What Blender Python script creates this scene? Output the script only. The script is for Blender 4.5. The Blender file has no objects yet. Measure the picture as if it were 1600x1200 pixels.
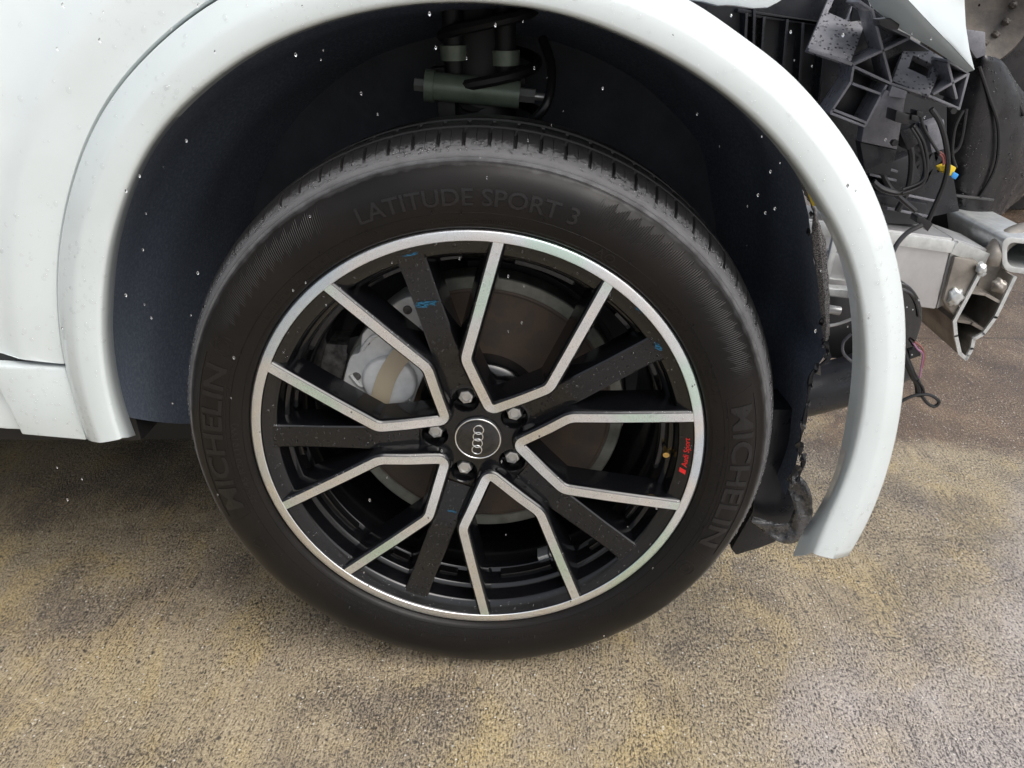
import bpy, bmesh, math, random
from mathutils import Vector, Matrix
random.seed(7)
R = math.radians
scene = bpy.context.scene
col = scene.collection

# ------------------------------------------------------------------ camera
ZC = 0.372                                   # wheel centre height
FPX, CW, CH = 1217.0, 1600.0, 1200.0
PITCH, YAW, ROLL = R(26.876), R(-2.65), R(-1.0)
CAM = Vector((0.0849, -0.8280, 0.5151 + ZC))
_f = Vector((math.sin(YAW)*math.cos(PITCH), math.cos(YAW)*math.cos(PITCH), -math.sin(PITCH)))
_r0 = Vector((math.cos(YAW), -math.sin(YAW), 0)); _u0 = _r0.cross(_f)
_r = _r0*math.cos(ROLL) + _u0*math.sin(ROLL); _u = _u0*math.cos(ROLL) - _r0*math.sin(ROLL)
cam = bpy.data.cameras.new('camera'); cam_o = bpy.data.objects.new('camera', cam); col.objects.link(cam_o)
cam.sensor_fit = 'HORIZONTAL'; cam.sensor_width = 36; cam.lens = FPX/CW*36; cam.clip_start = 0.02; cam.clip_end = 400
cam_o.matrix_world = Matrix(((_r.x, _u.x, -_f.x, CAM.x), (_r.y, _u.y, -_f.y, CAM.y), (_r.z, _u.z, -_f.z, CAM.z), (0, 0, 0, 1)))
scene.camera = cam_o

# ------------------------------------------------------------------ sky, sun, exposure
SUN_EL, SUN_AZ = R(54), R(135)                # azimuth from +Y towards +X
world = bpy.data.worlds.new('World'); scene.world = world; world.use_nodes = True
wn = world.node_tree.nodes; wl = world.node_tree.links
sky = wn.new('ShaderNodeTexSky'); sky.sky_type = 'NISHITA'; sky.sun_disc = False
sky.sun_elevation = SUN_EL; sky.sun_rotation = SUN_AZ
sky.air_density = 1.0; sky.dust_density = 5.0; sky.ozone_density = 1.0
hs = wn.new('ShaderNodeHueSaturation'); hs.inputs['Saturation'].default_value = 0.42
wl.new(sky.outputs[0], hs.inputs['Color']); wl.new(hs.outputs[0], wn['Background'].inputs['Color'])
wn['Background'].inputs['Strength'].default_value = 0.12
sun = bpy.data.lights.new('sun', 'SUN'); sun.energy = 1.0; sun.angle = R(50); sun.color = (1, 0.985, 0.96)
sun_o = bpy.data.objects.new('sun', sun); col.objects.link(sun_o)
sd = Vector((math.sin(SUN_AZ)*math.cos(SUN_EL), math.cos(SUN_AZ)*math.cos(SUN_EL), math.sin(SUN_EL)))
sun_o.rotation_euler = sd.to_track_quat('Z', 'Y').to_euler()
vs = scene.view_settings
vs.view_transform = 'Standard'; vs.look = 'None'; vs.gamma = 1; vs.use_curve_mapping = False; vs.exposure = 0.60

# ------------------------------------------------------------------ helpers
def W(x, y, Y):                              # photograph measurement -> point on the plane at depth Y
    d = _f + _r*((x-CW/2)/FPX) - _u*((y-CH/2)/FPX)
    return CAM + d*((Y-CAM.y)/d.y)
def G(x, y, z=0.0):
    d = _f + _r*((x-CW/2)/FPX) - _u*((y-CH/2)/FPX)
    return CAM + d*((z-CAM.z)/d.z)
def polar(P): return math.hypot(P.x, P.z-ZC), math.atan2(P.z-ZC, P.x)
def PT(r, th, Y): return Vector((r*math.cos(th), Y, ZC + r*math.sin(th)))

def obj(name, verts, faces, mats, parent=None, smooth=True, mi=None, sharp=40, bevel=0.0, seg=2):
    me = bpy.data.meshes.new(name); me.from_pydata([tuple(v) for v in verts], [], faces)
    mats = mats if isinstance(mats, (list, tuple)) else [mats]
    for m in mats: me.materials.append(m)
    if mi:
        for p, k in zip(me.polygons, mi): p.material_index = k
    bm = bmesh.new(); bm.from_mesh(me)
    bmesh.ops.remove_doubles(bm, verts=bm.verts, dist=1e-6)
    bmesh.ops.recalc_face_normals(bm, faces=bm.faces)
    if bevel:
        ed = [e for e in bm.edges if len(e.link_faces) == 2 and e.calc_face_angle(0) > R(30)]
        bmesh.ops.bevel(bm, geom=ed, offset=bevel, segments=seg, affect='EDGES', profile=0.6, clamp_overlap=True)
    bm.to_mesh(me); bm.free()
    if smooth:
        for p in me.polygons: p.use_smooth = True
        try: me.set_sharp_from_angle(angle=R(sharp))
        except Exception: pass
    o = bpy.data.objects.new(name, me); col.objects.link(o)
    if parent: o.parent = parent
    return o

def grid(rows, closed_u=False, closed_v=False):
    nr, nc = len(rows), len(rows[0]); v = [p for r in rows for p in r]; f = []
    for i in range(nr if closed_u else nr-1):
        for j in range(nc if closed_v else nc-1):
            a, b = i*nc+j, i*nc+(j+1) % nc; i2 = (i+1) % nr
            f.append((a, b, i2*nc+(j+1) % nc, i2*nc+j))
    return v, f

def lathe(prof, n, a0=0.0, a1=2*math.pi):
    full = abs(a1-a0-2*math.pi) < 1e-6
    rows = [[PT(r, a0+(a1-a0)*k/n, Y) for r, Y in prof] for k in range(n if full else n+1)]
    return grid(rows, closed_u=full)

def prism(poly, vec):                        # closed polygon (Vectors) extruded along vec
    n = len(poly); v = [p.copy() for p in poly]+[p+vec for p in poly]
    f = [tuple(range(n)), tuple(range(2*n-1, n-1, -1))]
    f += [(i, (i+1) % n, n+(i+1) % n, n+i) for i in range(n)]
    return v, f

def frame_prism(outer, inner, vec):          # ring of equal counts, extruded
    n = len(outer); v = list(outer)+list(inner)+[p+vec for p in outer]+[p+vec for p in inner]; f = []
    for i in range(n):
        j = (i+1) % n
        f += [(i, j, n+j, n+i), (2*n+i, 3*n+i, 3*n+j, 2*n+j), (i, 2*n+i, 2*n+j, j), (n+i, n+j, 3*n+j, 3*n+i)]
    return v, f

def box2(c, ax, ay, az):                     # centre and half axes
    v = [c+ax*i+ay*j+az*k for i in (-1, 1) for j in (-1, 1) for k in (-1, 1)]
    f = [(0, 1, 3, 2), (4, 6, 7, 5), (0, 4, 5, 1), (2, 3, 7, 6), (0, 2, 6, 4), (1, 5, 7, 3)]
    return v, f

def bar(a, b, w, h, up=Vector((0, -1, 0))):  # rectangular bar between two points
    d = (b-a); c = (a+b)/2; d2 = d/2; dn = d.normalized()
    s = dn.cross(up).normalized(); t = s.cross(dn).normalized()
    return box2(c, d2, s*w/2, t*h/2)

def smooth_path(pts, n=6, closed=False):     # Catmull-Rom
    P = list(pts); out = []; m = len(P)
    for i in range(m if closed else m-1):
        p0 = P[i-1] if (i > 0 or closed) else P[i]; p1 = P[i]; p2 = P[(i+1) % m]
        p3 = P[(i+2) % m] if (i+2 < m or closed) else P[(i+1) % m]
        for k in range(n):
            t = k/n
            out.append(0.5*((2*p1)+(p2-p0)*t+(2*p0-5*p1+4*p2-p3)*t*t+(3*p1-p0-3*p2+p3)*t*t*t))
    if not closed: out.append(P[-1].copy())
    return out

def tube(pts, rad, n=10, caps=True):
    rows = []; L = len(pts); prev = None
    for i, p in enumerate(pts):
        t = (pts[min(i+1, L-1)]-pts[max(i-1, 0)]).normalized()
        if prev is None:
            a = Vector((0, 0, 1)) if abs(t.z) < 0.9 else Vector((1, 0, 0))
            nrm = t.cross(a).normalized()
        else: nrm = (prev-t*prev.dot(t)).normalized()
        prev = nrm; b = t.cross(nrm); r = rad(i/(L-1)) if callable(rad) else rad
        rows.append([p+(nrm*math.cos(2*math.pi*k/n)+b*math.sin(2*math.pi*k/n))*r for k in range(n)])
    v, f = grid(rows, closed_v=True)
    if caps:
        f.append(tuple(range(n))); f.append(tuple(range(len(v)-1, len(v)-n-1, -1)))
    return v, f

def join(*vfs):
    V, F = [], []
    for v, f in vfs:
        o = len(V); V += list(v); F += [tuple(i+o for i in q) for q in f]
    return V, F

def lerp_table(tab, x):
    if x <= tab[0][0]: return tab[0][1]
    for (a, b), (c, d) in zip(tab, tab[1:]):
        if x <= c: return b+(d-b)*(x-a)/(c-a)
    return tab[-1][1]

def smooth_table(tab, n=180, passes=10):     # resample a table uniformly and smooth it
    a, b = tab[0][0], tab[-1][0]; ys = [lerp_table(tab, a+(b-a)*k/n) for k in range(n+1)]
    for _ in range(passes):
        ys = [ys[0]]+[(ys[i-1]+2*ys[i]+ys[i+1])/4 for i in range(1, n)]+[ys[-1]]
    return [(a+(b-a)*k/n, y) for k, y in enumerate(ys)]

def text_geo(body, size, extrude, offset=0.0, bold=1.0):
    cu = bpy.data.curves.new('t', 'FONT'); cu.body = body; cu.size = size; cu.extrude = extrude; cu.offset = offset
    cu.align_x = 'CENTER'; cu.resolution_u = 3
    o = bpy.data.objects.new('t', cu); col.objects.link(o)
    dg = bpy.context.evaluated_depsgraph_get(); dg.update()
    me = bpy.data.meshes.new_from_object(o.evaluated_get(dg), depsgraph=dg)
    v = [Vector(p.co) for p in me.vertices]; f = [tuple(p.vertices) for p in me.polygons]
    bpy.data.objects.remove(o); bpy.data.curves.remove(cu); bpy.data.meshes.remove(me)
    return v, f

# ------------------------------------------------------------------ materials
def mat(name, base, rough=0.5, metal=0.0, coat=0.0, spec=0.5, coat_rough=0.05):
    m = bpy.data.materials.new(name); m.use_nodes = True; b = m.node_tree.nodes['Principled BSDF']
    b.inputs['Base Color'].default_value = (*base, 1); b.inputs['Roughness'].default_value = rough
    b.inputs['Metallic'].default_value = metal; b.inputs['Coat Weight'].default_value = coat
    b.inputs['Coat Roughness'].default_value = coat_rough; b.inputs['Specular IOR Level'].default_value = spec
    return m
class N:                                     # small node helper
    def __init__(s, m): s.m = m; s.t = m.node_tree; s.b = s.t.nodes['Principled BSDF']; s.tc = s.t.nodes.new('ShaderNodeTexCoord')
    def l(s, a, b): s.t.links.new(a, b)
    def mapping(s, scale=(1, 1, 1), rot=(0, 0, 0), src=None):
        n = s.t.nodes.new('ShaderNodeMapping'); n.inputs['Scale'].default_value = scale; n.inputs['Rotation'].default_value = rot
        s.l(src or s.tc.outputs['Object'], n.inputs['Vector']); return n.outputs[0]
    def noise(s, scale, detail=4, rough=0.55, vec=None, dist=0.0):
        n = s.t.nodes.new('ShaderNodeTexNoise'); n.inputs['Scale'].default_value = scale; n.inputs['Detail'].default_value = detail
        n.inputs['Roughness'].default_value = rough; n.inputs['Distortion'].default_value = dist
        s.l(vec or s.tc.outputs['Object'], n.inputs['Vector']); return n.outputs['Fac']
    def voro(s, scale, vec=None, feature='F1'):
        n = s.t.nodes.new('ShaderNodeTexVoronoi'); n.inputs['Scale'].default_value = scale; n.feature = feature
        s.l(vec or s.tc.outputs['Object'], n.inputs['Vector']); return n
    def ramp(s, fac, stops):
        n = s.t.nodes.new('ShaderNodeValToRGB'); e = n.color_ramp.elements
        while len(e) < len(stops): e.new(0.5)
        for k, (p, c) in enumerate(stops):
            e[k].position = p; e[k].color = (*c, 1) if isinstance(c, tuple) else (c, c, c, 1)
        s.l(fac, n.inputs[0]); return n.outputs['Color']
    def mix(s, a, b, fac, mode='MIX'):
        n = s.t.nodes.new('ShaderNodeMix'); n.data_type = 'RGBA'; n.blend_type = mode
        for v, i in ((a, 6), (b, 7)):
            if isinstance(v, tuple): n.inputs[i].default_value = (*v, 1)
            else: s.l(v, n.inputs[i])
        if isinstance(fac, (int, float)): n.inputs[0].default_value = fac
        else: s.l(fac, n.inputs[0])
        return n.outputs[2]
    def math(s, op, a, b=None, c=None):
        n = s.t.nodes.new('ShaderNodeMath'); n.operation = op
        for v, i in ((a, 0), (b, 1), (c, 2)):
            if v is None: continue
            if isinstance(v, (int, float)): n.inputs[i].default_value = v
            else: s.l(v, n.inputs[i])
        return n.outputs[0]
    def bump(s, h, strength, dist, prev=None):
        n = s.t.nodes.new('ShaderNodeBump'); n.inputs['Strength'].default_value = strength; n.inputs['Distance'].default_value = dist
        s.l(h, n.inputs['Height'])
        if prev: s.l(prev, n.inputs['Normal'])
        return n.outputs[0]
    def set(s, name, sock): s.l(sock, s.b.inputs[name])

M = {}
# white body paint and trim paint
def paint(name, c):
    m = mat(name, c, 0.36, coat=1.0, coat_rough=0.04); n = N(m)
    g = n.noise(9, 5); n.set('Base Color', n.mix(c, (c[0]*0.93, c[1]*0.93, c[2]*0.92), n.ramp(g, [(0.45, 0.0), (0.75, 1.0)])))
    n.set('Roughness', n.ramp(n.noise(30, 5), [(0.3, 0.32), (0.7, 0.48)]))
    n.set('Normal', n.bump(n.noise(900, 2), 0.04, 0.0004)); return m
M['paint'] = paint('white_paint', (0.725, 0.785, 0.785))
M['trim'] = paint('white_trim_paint', (0.665, 0.725, 0.725))
M['shaded_paint'] = mat('shaded_underside', (0.36, 0.40, 0.40), 0.5)  # white paint darkened: the flange's shade is put into the base colour
# rubber
def rubber():
    m = mat('tyre_rubber', (0.011, 0.0095, 0.0085), 0.5, spec=0.5); n = N(m)
    sx = n.t.nodes.new('ShaderNodeSeparateXYZ'); n.l(n.tc.outputs['Object'], sx.inputs[0])
    z = n.math('SUBTRACT', sx.outputs['Z'], ZC); x = sx.outputs['X']
    r = n.math('SQRT', n.math('ADD', n.math('MULTIPLY', x, x), n.math('MULTIPLY', z, z)))
    th = n.math('ARCTAN2', z, x)
    def band(v, a, b, s):                    # soft box
        return n.math('MULTIPLY', n.math('SMOOTH_MIN', n.math('MAXIMUM', n.math('MULTIPLY', n.math('SUBTRACT', v, a), 1/s), 0.0), 1.0, 0.01),
                      n.math('SMOOTH_MIN', n.math('MAXIMUM', n.math('MULTIPLY', n.math('SUBTRACT', b, v), 1/s), 0.0), 1.0, 0.01))
    side = n.math('LESS_THAN', sx.outputs['Y'], 0.06)
    wob = n.math('MULTIPLY', n.math('SUBTRACT', n.math('FRACT', n.math('MULTIPLY', th, 23)), 0.5), 0.009)   # stepped serration
    rw = n.math('ADD', r, wob)
    sec = n.math('ADD', band(th, R(18), R(66), R(4)), band(th, R(116), R(151), R(4)))
    m1 = n.math('MULTIPLY', n.math('MULTIPLY', band(rw, 0.325, 0.347, 0.002), sec), side)
    sk = n.math('ADD', n.math('MULTIPLY', th, 820), n.math('MULTIPLY', r, 500))
    ridges = n.math('MULTIPLY', n.math('SINE', sk), m1)
    lines = n.math('MULTIPLY', n.math('ADD', n.math('MULTIPLY', band(r, 0.3038, 0.3046, 0.0003), 1.0), band(r, 0.2905, 0.2912, 0.0003)), side)
    fine = n.noise(700, 3); b1 = n.bump(fine, 0.12, 0.0005)
    b2 = n.bump(ridges, 0.65, 0.0005, b1); b3 = n.bump(lines, 0.8, 0.001, b2); n.set('Normal', b3)
    g = n.noise(14, 6, 0.6)
    n.set('Roughness', n.ramp(g, [(0.3, 0.28), (0.7, 0.46)]))
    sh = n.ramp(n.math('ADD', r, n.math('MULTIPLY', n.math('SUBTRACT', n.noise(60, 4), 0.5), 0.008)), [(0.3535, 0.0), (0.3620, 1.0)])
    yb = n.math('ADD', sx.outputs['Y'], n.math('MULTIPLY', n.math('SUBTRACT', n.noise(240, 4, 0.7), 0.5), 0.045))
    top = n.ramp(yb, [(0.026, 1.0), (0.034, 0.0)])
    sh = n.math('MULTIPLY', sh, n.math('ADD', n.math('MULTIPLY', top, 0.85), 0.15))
    n.set('Base Color', n.mix(n.mix((0.006, 0.0056, 0.0054), (0.014, 0.011, 0.0092), n.ramp(n.noise(6, 5), [(0.35, 0.0), (0.75, 1.0)])), (0.175, 0.175, 0.18), sh))  # pale shoulder: sky sheen on wet rubber mixed into the base colour
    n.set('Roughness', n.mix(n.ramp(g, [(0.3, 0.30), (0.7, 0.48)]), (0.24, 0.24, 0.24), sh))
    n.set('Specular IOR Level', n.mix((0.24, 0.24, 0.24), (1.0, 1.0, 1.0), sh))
    return m
M['rubber'] = rubber()
M['letter'] = mat('raised_rubber', (0.010, 0.0092, 0.0088), 0.30, spec=0.42)
# gloss black of the wheel with fine flake
def gloss():
    m = mat('gloss_black', (0.004, 0.0042, 0.005), 0.16, coat=0.25, spec=0.5); n = N(m)
    v = n.voro(2600); fl = n.ramp(v.outputs['Distance'], [(0.0, 0.045), (0.13, 0.0)])
    n.set('Base Color', n.mix((0.0035, 0.0037, 0.0045), (0.06, 0.06, 0.065), fl))
    n.set('Roughness', n.ramp(n.noise(40, 5), [(0.35, 0.10), (0.75, 0.28)]))
    n.set('Normal', n.bump(n.noise(500, 3), 0.06, 0.0004)); return m
M['gloss'] = gloss()
def polished():
    m = mat('machined_alloy', (0.88, 0.88, 0.87), 0.34, 1.0, coat=0.0); n = N(m)
    g = n.noise(1500, 2); n.set('Roughness', n.ramp(g, [(0.3, 0.24), (0.7, 0.42)]))
    n.set('Base Color', n.mix((0.93, 0.92, 0.90), (0.78, 0.79, 0.79), n.ramp(n.noise(2200, 1), [(0.4, 0.0), (0.7, 1.0)])))
    n.set('Normal', n.bump(n.noise(2600, 2), 0.35, 0.0004))
    tint = n.ramp(n.noise(7, 1, 0.4), [(0.36, (0.76, 0.97, 0.87)), (0.44, (0.90, 0.95, 0.98)), (0.54, (0.97, 0.95, 0.93)), (0.62, (0.80, 0.91, 1.0))])
    n.set('Base Color', n.mix(tint, (0.72, 0.73, 0.73), n.math('MULTIPLY', n.ramp(n.noise(2200, 1), [(0.4, 0.0), (0.7, 1.0)]), 0.6)))
    return m
M['polished'] = polished()
M['steel'] = mat('bolt_steel', (0.62, 0.62, 0.60), 0.34, 0.75)
M['chrome'] = mat('chrome', (0.85, 0.85, 0.84), 0.14, 1.0)
M['brass'] = mat('brass', (0.75, 0.52, 0.18), 0.28, 1.0)
M['cap_black'] = mat('cap_black', (0.005, 0.005, 0.0055), 0.14, coat=0.8)
M['red'] = mat('red_print', (0.75, 0.02, 0.02), 0.4)
def smudge():
    m = mat('blue_marker', (0.012, 0.12, 0.22), 0.5); n = N(m)
    n.set('Alpha', n.ramp(n.noise(1.0, 4, 0.7, n.mapping((160, 160, 700))), [(0.42, 0.0), (0.58, 0.85)])); return m
M['blue_mark'] = smudge()
def noisy(name, c1, c2, scale, rough=0.6, metal=0.0, bump=0.3, bscale=200, dist=0.001, r2=None, spec=0.5):
    m = mat(name, c1, rough, metal, spec=spec); n = N(m)
    n.set('Base Color', n.mix(c1, c2, n.ramp(n.noise(scale, 6, 0.6), [(0.38, 0.0), (0.68, 1.0)])))
    if bump: n.set('Normal', n.bump(n.noise(bscale, 4), bump, dist))
    if r2: n.set('Roughness', n.ramp(n.noise(scale*1.7, 5), [(0.35, rough), (0.7, r2)]))
    return m
M['rust_disc'] = noisy('rusty_disc', (0.115, 0.082, 0.060), (0.075, 0.066, 0.058), 30, 0.5, 0.3, 0.3, 400, 0.0006)
M['disc_edge'] = noisy('disc_edge', (0.26, 0.27, 0.24), (0.16, 0.16, 0.14), 40, 0.45, 0.6, 0.2, 500, 0.0005)
M['caliper'] = noisy('caliper_silver', (0.74, 0.75, 0.74), (0.60, 0.61, 0.60), 45, 0.34, 0.1, 0.1, 600, 0.0004)
M['tan'] = mat('tan_band', (0.46, 0.39, 0.28), 0.55)
M['cast'] = noisy('dirty_casting', (0.22, 0.21, 0.20), (0.035, 0.033, 0.032), 60, 0.6, 0.3, 0.6, 150, 0.002)
M['dark_metal'] = mat('dark_metal', (0.012, 0.012, 0.013), 0.55)
def felt():
    m = mat('liner_felt', (0.010, 0.0125, 0.018), 0.95, spec=0.25); n = N(m)
    n.set('Base Color', n.mix((0.085, 0.104, 0.140), (0.145, 0.170, 0.215), n.ramp(n.noise(260, 4), [(0.42, 0.0), (0.75, 1.0)])))
    n.set('Normal', n.bump(n.noise(600, 4), 0.6, 0.0015)); return m
M['felt'] = felt()
def felt_edge():
    m = mat('torn_felt', (0.16, 0.155, 0.15), 0.9, spec=0.3); n = N(m)
    n.set('Base Color', n.mix((0.05, 0.05, 0.052), (0.34, 0.32, 0.31), n.ramp(n.noise(700, 3), [(0.40, 0.0), (0.62, 1.0)])))
    n.set('Normal', n.bump(n.noise(900, 3), 0.8, 0.002)); return m
M['felt_edge'] = felt_edge()
M['apron'] = noisy('apron_paint', (0.030, 0.037, 0.050), (0.050, 0.058, 0.074), 18, 0.6, 0, 0.4, 60, 0.003)
M['plastic'] = noisy('black_plastic', (0.009, 0.010, 0.013), (0.018, 0.019, 0.023), 20, 0.24, 0, 0.15, 350, 0.0006, 0.42)
M['plastic_grey'] = noisy('grey_sheen_plastic', (0.20, 0.20, 0.22), (0.13, 0.132, 0.148), 45, 0.24, 0, 0.25, 300, 0.0008, 0.4)  # dark plastic lightened: sky sheen of wet faces put into the base
def beaded():
    m = mat('beaded_plastic', (0.2, 0.2, 0.22), 0.3); n = N(m); v = n.voro(230, n.mapping((1, 1, 0.6)))
    sc_ = n.t.nodes.new('ShaderNodeSeparateColor'); n.l(v.outputs['Color'], sc_.inputs[0])
    sp = n.math('MULTIPLY', n.ramp(v.outputs['Distance'], [(0.26, 1.0), (0.40, 0.0)]), n.math('GREATER_THAN', sc_.outputs[0], 0.45))
    n.set('Base Color', n.mix(n.mix((0.22, 0.22, 0.235), (0.15, 0.15, 0.165), n.ramp(n.noise(45, 5), [(0.4, 0.0), (0.65, 1.0)])), (0.045, 0.045, 0.052), sp))  # grey base holds the plates' sky sheen; dark spots are drawn beads
    n.set('Roughness', n.ramp(sp, [(0.0, 0.32), (1.0, 0.06)])); n.set('Normal', n.bump(sp, 0.6, 0.0012)); return m
M['beaded'] = beaded()
M['shroud'] = noisy('shroud_plastic', (0.007, 0.007, 0.009), (0.020, 0.018, 0.018), 22, 0.20, 0, 0.25, 120, 0.0012, 0.55)
M['alu'] = noisy('aluminium', (0.62, 0.62, 0.62), (0.48, 0.48, 0.48), 12, 0.36, 0.85, 0.15, 260, 0.0006, 0.5)
M['alu_dirty'] = noisy('dirty_aluminium', (0.42, 0.39, 0.35), (0.20, 0.18, 0.155), 22, 0.42, 0.8, 0.3, 120, 0.0012, 0.6)
M['alu_cut'] = noisy('cut_aluminium', (0.70, 0.72, 0.71), (0.52, 0.54, 0.54), 60, 0.4, 0.7, 0.3, 300, 0.0008)
M['yellow'] = mat('yellow_plastic', (0.72, 0.52, 0.03), 0.4)
M['blue'] = mat('blue_plastic', (0.05, 0.30, 0.72), 0.4)
M['wire'] = mat('black_wire', (0.012, 0.012, 0.013), 0.32)
M['wire_red'] = mat('brown_wire', (0.22, 0.07, 0.06), 0.5)
M['wire_pink'] = mat('violet_wire', (0.30, 0.14, 0.24), 0.5)
M['bush'] = noisy('greenish_bushing', (0.22, 0.27, 0.215), (0.16, 0.20, 0.155), 30, 0.42, 0.2, 0.2, 200, 0.0008)
M['dirt'] = noisy('muddy_wheel', (0.15, 0.13, 0.11), (0.075, 0.068, 0.062), 10, 0.6, 0.1, 0.5, 60, 0.003)
def clear_film():
    m = mat('crumpled_film', (0.05, 0.05, 0.052), 0.12, coat=0.6); n = N(m)
    n.set('Normal', n.bump(n.noise(40, 4, 0.6, dist=1.5), 0.9, 0.006)); return m
M['film'] = clear_film()
def water():
    m = bpy.data.materials.new('water'); m.use_nodes = True; t = m.node_tree; t.nodes.remove(t.nodes['Principled BSDF'])
    fr = t.nodes.new('ShaderNodeFresnel'); fr.inputs['IOR'].default_value = 1.45
    tr = t.nodes.new('ShaderNodeBsdfTransparent'); tr.inputs['Color'].default_value = (0.98, 0.98, 0.98, 1)
    gl = t.nodes.new('ShaderNodeBsdfGlossy'); gl.inputs['Roughness'].default_value = 0.03
    mx = t.nodes.new('ShaderNodeMixShader'); ge = t.nodes.new('ShaderNodeNewGeometry'); mu = t.nodes.new('ShaderNodeMath'); mu.operation = 'MULTIPLY_ADD'; mu.inputs[1].default_value = -1; mu.inputs[2].default_value = 1; t.links.new(ge.outputs['Backfacing'], mu.inputs[0])
    m2 = t.nodes.new('ShaderNodeMath'); m2.operation = 'MULTIPLY'; t.links.new(mu.outputs[0], m2.inputs[0]); t.links.new(fr.outputs[0], m2.inputs[1]); t.links.new(m2.outputs[0], mx.inputs[0]); t.links.new(tr.outputs[0], mx.inputs[1]); t.links.new(gl.outputs[0], mx.inputs[2])
    t.links.new(mx.outputs[0], t.nodes['Material Output'].inputs['Surface']); return m
M['water'] = water()
def glass_water():
    m = mat('rain_water', (1, 1, 1), 0.0); b = m.node_tree.nodes['Principled BSDF']
    b.inputs['Transmission Weight'].default_value = 1.0; b.inputs['IOR'].default_value = 1.33; return m
M['bead'] = glass_water()

def concrete():
    m = mat('wet_concrete', (0.2, 0.17, 0.12), 0.4); n = N(m); O = n.tc.outputs['Object']
    sx = n.t.nodes.new('ShaderNodeSeparateXYZ'); n.l(O, sx.inputs[0]); X, Yc = sx.outputs['X'], sx.outputs['Y']
    # broom finish: fine pitted grain drawn out along Y, with longer brush lines
    warp = n.t.nodes.new('ShaderNodeVectorMath'); warp.operation = 'ADD'
    wn_ = n.t.nodes.new('ShaderNodeTexNoise'); wn_.inputs['Scale'].default_value = 9; wn_.inputs['Detail'].default_value = 3; n.l(O, wn_.inputs['Vector'])
    ws = n.t.nodes.new('ShaderNodeVectorMath'); ws.operation = 'SCALE'; ws.inputs['Scale'].default_value = 0.02; n.l(wn_.outputs['Color'], ws.inputs[0])
    n.l(O, warp.inputs[0]); n.l(ws.outputs[0], warp.inputs[1]); Wv = warp.outputs[0]
    grain = n.noise(1.0, 4, 0.62, n.mapping((360, 150, 1), src=Wv)); grain2 = n.noise(1.0, 3, 0.6, n.mapping((360, 280, 1), (0, 0, 0.3), src=Wv))
    long_ = n.noise(1.0, 4, 0.6, n.mapping((300, 14, 1), src=Wv)); fine = n.noise(900, 3, 0.6)
    bigA = n.noise(3.2, 6, 0.62, None, 0.4); bigB = n.noise(6.5, 7, 0.68, n.mapping((1, 0.7, 1), (0, 0, R(20))), 0.6)
    bigC = n.noise(4.3, 7, 0.68, n.mapping((1, 1, 1), (0, 0, 1.3)), 0.3); brush = n.noise(5.0, 3, 0.5, n.mapping((1, 1, 1), (0, 0, 2.2)))
    tan1 = (0.50, 0.405, 0.255); tan2 = (0.40, 0.325, 0.225); ochre = (0.64, 0.485, 0.225); slate = (0.19, 0.165, 0.16); brown = (0.125, 0.066, 0.034)
    c = n.mix(tan1, tan2, n.ramp(bigA, [(0.38, 0.0), (0.66, 1.0)]))
    c = n.mix(c, ochre, n.math('MULTIPLY', n.ramp(bigB, [(0.48, 0.0), (0.66, 1.0)]), 0.85))
    dirty = n.ramp(bigC, [(0.44, 0.0), (0.66, 1.0)])
    c = n.mix(c, slate, n.math('MULTIPLY', dirty, 0.50))
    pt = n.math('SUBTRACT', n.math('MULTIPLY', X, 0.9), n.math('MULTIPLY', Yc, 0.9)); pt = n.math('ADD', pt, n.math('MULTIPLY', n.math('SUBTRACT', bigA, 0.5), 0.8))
    c = n.mix(c, (0.56, 0.50, 0.475), n.math('MULTIPLY', n.ramp(pt, [(0.42, 0.0), (0.66, 1.0)]), 0.85))  # lilac-grey patch: wet sky sheen and cement film mixed into the colour
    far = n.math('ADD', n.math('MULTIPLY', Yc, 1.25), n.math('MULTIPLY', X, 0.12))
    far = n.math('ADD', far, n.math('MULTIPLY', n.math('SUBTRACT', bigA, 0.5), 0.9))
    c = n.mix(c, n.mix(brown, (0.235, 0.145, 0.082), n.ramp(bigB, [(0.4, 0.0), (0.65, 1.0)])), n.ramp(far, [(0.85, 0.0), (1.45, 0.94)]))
    # pits: dark between the ridges, more of them where the slab is dirty or brushed
    bl = n.math('MULTIPLY', n.ramp(brush, [(0.40, 0.05), (0.64, 1.0)]), 0.50)
    gmix = n.math('ADD', n.math('MULTIPLY', grain, n.math('SUBTRACT', 1.0, bl)), n.math('MULTIPLY', long_, bl))
    gsum = n.math('ADD', n.math('MULTIPLY', gmix, 0.65), n.math('MULTIPLY', grain2, 0.35))
    gsum = n.math('SUBTRACT', gsum, n.math('MULTIPLY', n.math('SUBTRACT', dirty, 0.35), 0.045))
    c = n.mix(c, (0.040, 0.033, 0.028), n.math('MULTIPLY', n.ramp(gsum, [(0.435, 1.0), (0.515, 0.0)]), 0.86))
    c = n.mix(c, (0.86, 0.76, 0.56), n.math('MULTIPLY', n.ramp(gsum, [(0.53, 0.0), (0.62, 1.0)]), 0.45))
    st = n.voro(150); sel = n.t.nodes.new('ShaderNodeSeparateColor'); n.l(st.outputs['Color'], sel.inputs[0])
    spk = n.math('MULTIPLY', n.ramp(st.outputs['Distance'], [(0.16, 1.0), (0.26, 0.0)]), n.math('GREATER_THAN', sel.outputs[0], 0.86))
    c = n.mix(c, (0.86, 0.83, 0.76), n.math('MULTIPLY', spk, 0.85))
    sv = n.voro(55); se2 = n.t.nodes.new('ShaderNodeSeparateColor'); n.l(sv.outputs['Color'], se2.inputs[0])
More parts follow.
